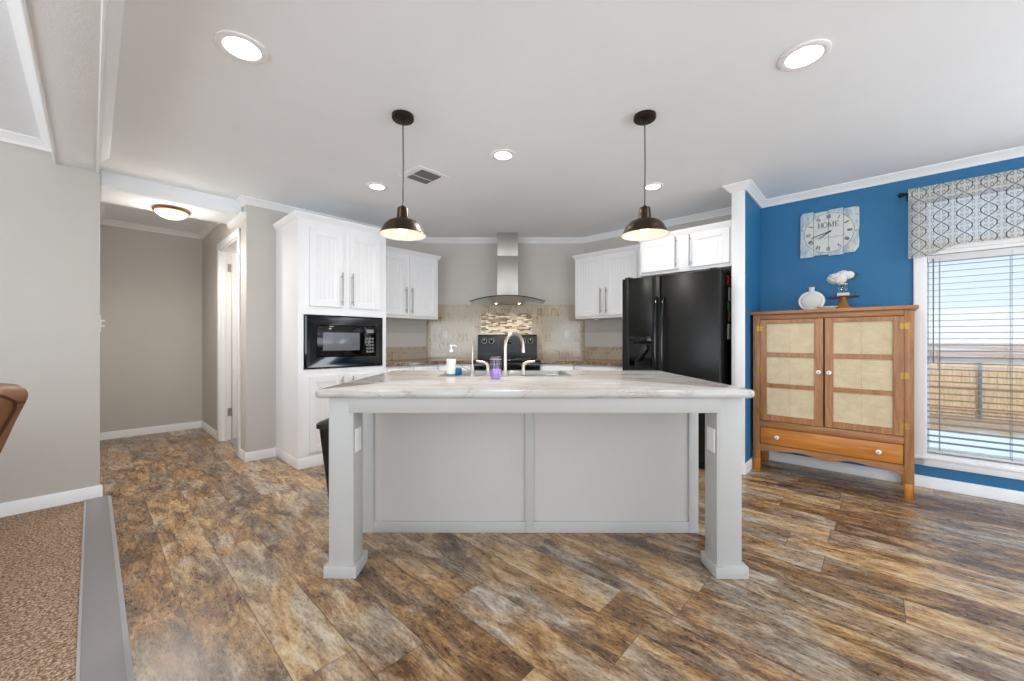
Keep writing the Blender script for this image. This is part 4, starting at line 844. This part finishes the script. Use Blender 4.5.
def letters():
    mb = MB(); H_ = .046; xo = cxc - .073; z0 = czc + .047; L_ = lambda x, z: (xo + x * .82, z0 + z * H_)
    def v(x, w=.008): bar(mb, L_(x, 0), L_(x, 1), w); bar(mb, L_(x - .008, .02), L_(x + .008, .02), .0022); bar(mb, L_(x - .008, .98), L_(x + .008, .98), .0022)
    v(.008); v(.034); bar(mb, L_(.008, .5), L_(.034, .5), .003)
    pts = [(.062 + .017 * math.cos(a), .5 + .5 * math.sin(a)) for a in [2 * math.pi * i / 20 for i in range(20)]]
    for i in range(20): bar(mb, L_(*pts[i]), L_(*pts[(i + 1) % 20]), .0055)
    v(.092, .004); v(.130, .008); bar(mb, L_(.092, 1), L_(.111, .05), .008); bar(mb, L_(.130, 1), L_(.111, .05), .003)
    v(.150); 
    for z in (.03, .5, .97): bar(mb, L_(.150, z), L_(.172 if z != .5 else .166, z), .003)
    for z in (.12, .88): bar(mb, L_(.172, z - .1), L_(.172, z + .1), .003)
    return mb
letters().build('lettering', 'ink_light', ck)
sq = MB(); sq.tube([(cxc - .115 + .0058 * i, fy_ + .0005, czc - .040 + .0065 * math.sin(i * 1.9) * (1 if 6 < i < 34 else .3) + .003 * math.sin(i * .7)) for i in range(41)], .0011, 5); sq.build('script_line', 'ink_light', ck)
hc = (cxc + .008, czc + .006)
hn = MB(); bar(hn, (hc[0] + .012, hc[1] + .010), (hc[0] - .073, hc[1] - .052), .007, fy_ - .004, fy_ - .0025); hn.build('hour_hand', 'slot_dark', ck)
hn = MB(); bar(hn, (hc[0] + .014, hc[1] + .005), (hc[0] - .128, hc[1] - .038), .006, fy_ - .006, fy_ - .0045); hn.lathe([(.007, .0), (.007, .004), (0, .004)], (hc[0], fy_ - .003, hc[1]), 14, Matrix.Rotation(R(90), 4, 'X')); hn.build('minute_hand', 'slot_dark', ck)

# ------------------------------------------------------------------ blinds, rod, valance (R frame)
bl = thing('window_blinds', 'white two-inch slat blinds hanging open in the window', 'blinds', 'R', ((wx0 + wx1) / 2, RW + .035, wz1 - .03))
ba, bb_ = wx0 + .012, wx1 - .012; byc = RW + .036
MB().box(ba, bb_, byc - .028, byc + .028, wz1 - .085, wz1 - .032, .004).build('headrail', 'blind', bl)
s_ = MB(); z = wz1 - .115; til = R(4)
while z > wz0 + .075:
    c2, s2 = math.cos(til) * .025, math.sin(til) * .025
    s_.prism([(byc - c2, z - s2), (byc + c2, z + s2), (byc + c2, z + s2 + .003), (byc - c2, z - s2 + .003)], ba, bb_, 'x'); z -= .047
s_.build('slat_panel', 'blind_slat_shaded', bl)
MB().box(ba, bb_, byc - .025, byc + .025, wz0 + .040, wz0 + .058, .004).build('bottom_rail', 'blind', bl)
for xx in (ba + .065, ba + .41, ba + .80, bb_ - .06):
    q = MB()
    for yy in (byc - .027, byc + .027): q.tube([(xx, yy, wz0 + .05), (xx, yy, wz1 - .05)], .0016, 5)
    q.build('ladder_cord', 'vent_grey', bl)
MB().tube([(ba + .030, byc - .034, .97), (ba + .030, byc - .034, wz1 - .06)], .0042, 8).build('tilt_wand', 'vent_grey', bl)
rd = thing('curtain_rod', 'dark bronze curtain rod carrying the patterned valance', 'curtain rod', 'R', (wx0, RW - .075, 2.29)); rx0, rx1 = wx0 - .118, wx1 + .118
MB().tube([(rx0, RW - .075, 2.285), (rx1, RW - .075, 2.285)], .009, 12).build('pole', 'rod', rd)
for xx, sg in ((rx0, -1), (rx1, 1)):
    MB().lathe([(.009, 0), (.014, .004), (.014, .012), (.019, .02), (.019, .030), (0, .038)], (xx, RW - .075, 2.285), 16, Matrix.Rotation(R(90 * sg), 4, 'Y')).build('finial', 'rod', rd)
    q = MB(); q.tube([(xx - sg * .03, RW - .002, 2.275), (xx - sg * .03, RW - .06, 2.275), (xx - sg * .03, RW - .075, 2.278)], .006, 8); q.box(xx - sg * .03 - .015, xx - sg * .03 + .015, RW - .006, RW - .001, 2.245, 2.30, .002); q.build('bracket', 'rod', rd)
va = MB(); vx0, vx1 = wx0 - .098, wx1 + .098; nx, nz = 150, 26; g = [[], []]
for side in (0, 1):
    for i in range(nx + 1):
        t_ = i / nx; xx = vx0 + (vx1 - vx0) * t_; d_ = min(xx - vx0, vx1 - xx); e_ = max(0, min(1, (d_ - .05) / .24)); e_ = e_ * e_ * (3 - 2 * e_); zb = 1.775 + .075 * e_
        row = []
        for j in range(nz + 1):
            f_ = j / nz; z_ = 2.315 + (zb - 2.315) * f_; rip = .010 * math.sin(xx * 26 + 1.3 * math.sin(xx * 7)) * (.25 + .75 * f_)
            pk_ = .013 * math.exp(-((z_ - 2.285) / .02) ** 2)
            row.append(va.bm.verts.new((xx, RW - .090 - pk_ + rip + (.0012 if side else 0), z_)))
        g[side].append(row)
for side in (0, 1):
    for i in range(nx):
        for j in range(nz): va.bm.faces.new([g[side][i][j], g[side][i + 1][j], g[side][i + 1][j + 1], g[side][i][j + 1]])
for i in range(nx):
    va.bm.faces.new([g[0][i][0], g[0][i + 1][0], g[1][i + 1][0], g[1][i][0]]); va.bm.faces.new([g[0][i][nz], g[0][i + 1][nz], g[1][i + 1][nz], g[1][i][nz]])
for j in range(nz):
    for i in (0, nx): va.bm.faces.new([g[0][i][j], g[0][i][j + 1], g[1][i][j + 1], g[1][i][j]])
single(va, 'valance', 'valance_fabric', 'sheer off-white valance with taupe trellis pattern above the window', 'valance', 'R', (vx0, RW - .09, 1.78), smooth=60)

# ------------------------------------------------------------------ ceiling fixtures
def pendant(x, y, label):
    o = thing('pendant_lamp', label, 'pendant lamp', 'W', (x, y, CEIL), 'pendant lamps above the island'); rz = 1.768
    q = MB(); q.lathe([(.064, CEIL - .001), (.064, CEIL - .022), (.058, CEIL - .028), (.012, CEIL - .030), (.010, CEIL - .045), (0, CEIL - .045)], (x, y, 0), 32, cap=False)
    for a in (40, 220): q.lathe([(.006, CEIL - .029), (.006, CEIL - .034), (0, CEIL - .035)], (x + .038 * math.cos(R(a)), y + .038 * math.sin(R(a)), 0), 10, cap=False)
    q.build('canopy', 'bronze', o)
    MB().tube([(x, y, CEIL - .04), (x + .002, y, 2.2), (x, y, rz + .165)], .0035, 8).build('cord', 'cord', o)
    MB().lathe([(.006, rz + .178), (.010, rz + .168), (.029, rz + .163), (.032, rz + .155), (.037, rz + .100), (.039, rz + .092), (.0, rz + .090)], (x, y, 0), 28, cap=False).build('socket', 'bronze', o)
    prof = [(.034, .096), (.056, .091), (.086, .077), (.108, .055), (.119, .032), (.128, .012), (.136, .003), (.138, 0)]
    sh = MB(); sh.lathe([(r_, rz + z_) for r_, z_ in prof], (x, y, 0), 44, cap=False); so = sh.build('lamp_shade', 'bronze', o)
    MB().lathe([(max(r_ - .003, .001), rz + z_ - .003) for r_, z_ in prof[:-1]] + [(.137, rz - .0004), (.138, rz)], (x, y, 0), 44, cap=False).build('shade_lining', 'shade_white', so)
    MB().ball((x, y, rz + .045), (.029, .029, .035), 20, 12).build('bulb', 'bulb', o)
    lamp('POINT', 'pendant_light', (x, y, rz + .004), .2, (1, .84, .64), shadow_soft_size=.03)
pendant(-.650, 2.336, 'bronze dome pendant lamp hanging over the left end of the island')
pendant(.791, 2.336, 'bronze dome pendant lamp hanging over the right end of the island')
def can(x, y, label, r=.103, watts=19):
    x *= 1.0095; y *= 1.0095
    o = thing('recessed_light', label, 'ceiling light', 'W', (x, y, CEIL), 'recessed ceiling lights')
    MB().lathe([(r, CEIL - .001), (r, CEIL - .006), (r - .012, CEIL - .011), (r - .030, CEIL - .007), (r - .030, CEIL - .001)], (x, y, 0), 40, cap=False).build('trim_ring', 'trim', o)
    MB().lathe([(r - .030, CEIL - .005), (0, CEIL - .0052)], (x, y, 0), 40, cap=False).build('lens', 'lens', o)
    lamp('SPOT', 'downlight', (x, y, CEIL - .02), watts, (1, .965, .92), (0, 0, -1), spot_size=R(172), spot_blend=1.0, shadow_soft_size=.07)
can(-1.223, 1.776, 'recessed ceiling light nearest to the ceiling beam'); can(1.36, 1.826, 'recessed ceiling light between right pendant lamp and patterned valance')
can(-.064, 2.803, 'recessed ceiling light midway between the two pendant lamps', .09, 90); can(-1.162, 3.374, 'recessed ceiling light in front of the tall microwave cabinet', .09, 3); can(1.214, 3.374, 'recessed ceiling light in front of the black refrigerator', .09, 17)
vt = thing('ceiling_vent', 'square white air vent in the ceiling behind the left pendant', 'vent', 'L', (1.851, 2.707, CEIL)); a, b_ = 1.851, 2.707
q = MB(); q.box(a - .15, a + .15, b_ - .15, b_ - .11, CEIL - .008, CEIL - .001, .002, 1); q.box(a - .15, a + .15, b_ + .11, b_ + .15, CEIL - .008, CEIL - .001, .002, 1); q.box(a - .15, a - .095, b_ - .11, b_ + .11, CEIL - .008, CEIL - .001, .002, 1); q.box(a + .095, a + .15, b_ - .11, b_ + .11, CEIL - .008, CEIL - .001, .002, 1); q.box(a - .095, a + .095, b_ + .015, b_ + .027, CEIL - .008, CEIL - .001); q.build('frame', 'trim', vt)
q = MB()
for i in range(16):
    yy = b_ - .105 + i * .0135; q.prism([(yy, CEIL - .002), (yy + .002, CEIL - .002), (yy + .010, CEIL - .008), (yy + .008, CEIL - .008)], a - .095, a + .095, 'x')
q.build('louver', 'vent_grey', vt); MB().box(a - .095, a + .095, b_ - .11, b_ + .11, CEIL - .0018, CEIL - .0008).build('backing', 'slot_dark', vt)
hl = thing('flush_mount_light', 'round brass-rimmed ceiling light with frosted glass dome in the hall', 'ceiling light', 'L', (.50, 4.74, 2.345)); hz = 2.345
MB().lathe([(.10, hz - .001), (.128, hz - .007), (.137, hz - .018), (.131, hz - .028), (.120, hz - .031)], (.50, 4.74, 0), 44, cap=False).build('rim', 'antique_brass', hl)
MB().lathe([(.120, hz - .026), (.110, hz - .048), (.085, hz - .070), (.048, hz - .085), (0, hz - .090)], (.50, 4.74, 0), 40, cap=False).build('glass_dome', 'dome_glow', hl)
MB().lathe([(.008, hz - .088), (.010, hz - .094), (.005, hz - .099), (0, hz - .101)], (.50, 4.74, 0), 16, cap=False).build('finial', 'antique_brass', hl)
lamp('SPOT', 'hall_light', uv(.50, 4.74, hz - .112), 30, (1, .955, .90), (0, 0, -1), spot_size=R(174), spot_blend=.6, shadow_soft_size=.10)
lamp('POINT', 'hall_glow', uv(.50, 4.74, hz - .24), 3.5, (1, .955, .90), shadow_soft_size=.12)
lamp('POINT', 'bathroom_fill', uv(2.0, 5.5, 2.2), 22, (1, .96, .92), shadow_soft_size=.15)  # fill lamp added without a fixture so the bathroom is not dark

# ------------------------------------------------------------------ leather recliner at the left edge
rcx, rcy = -2.75, 1.33
ch = thing('recliner', 'brown leather recliner, its back leaning in from the left edge', 'armchair', 'W', (rcx, rcy, .012))
def cush(mb, x0, x1, y0, y1, z0, z1, bev, mat=None): mb.box(x0, x1, y0, y1, z0, z1, bev, 5, mat); return mb
lean = R(31); T = Matrix.Translation((-2.465, rcy, .30)) @ Matrix.Rotation(lean, 4, 'Y')
prof = [(-2.50, .24), (-2.286, .642), (-2.160, .880), (-2.156, .905), (-2.172, .930), (-2.21, .947), (-2.32, .953), (-2.43, .950), (-2.50, .925), (-2.545, .86), (-2.72, .24)]
bk_ = MB().prism(prof, rcy - .43, rcy + .425, 'y', .012).build('backrest', 'leather', ch)
q = MB(); q.prism([(-2.50, .46), (-2.46, .60), (-2.40, .82), (-2.42, .90), (-2.50, .915), (-2.58, .86), (-2.70, .50), (-2.66, .45)], rcy - .33, rcy + .33, 'y', .03); q.build('back_cushion', 'leather', bk_)
bx = lambda z: -2.160 - .53 * (.880 - z) + .003
q = MB(); q.tube([(bx(.40), rcy + .375, .40), (bx(.70), rcy + .380, .70), (bx(.84), rcy + .388, .84), (bx(.874), rcy + .375, .874), (-2.155, rcy + .33, .905), (-2.168, rcy + .25, .930), (-2.168, rcy - .3, .930)], .006, 6); q.tube([(bx(.868), rcy + .385, .868), (bx(.868), rcy + .412, .868)], .004, 6); q.build('seam', 'seam', bk_)
cush(MB(), -3.35, -2.55, rcy - .32, rcy + .32, .25, .47, .06).build('seat_cushion', 'leather', ch)
for y0, y1 in ((rcy - .46, rcy - .31), (rcy + .31, rcy + .46)): cush(MB(), -3.38, -2.50, y0, y1, .08, .60, .06).build('armrest', 'leather', ch)
cush(MB(), -3.33, -2.45, rcy - .33, rcy + .33, .05, .28, .03).build('base', 'leather', ch)
for fx in (-3.28, -2.52):
    for fyq in (rcy - .38, rcy + .38): MB().lathe([(.02, .0125), (.022, .09)], (fx, fyq, 0), 12).build('foot', 'plastic_black', ch)
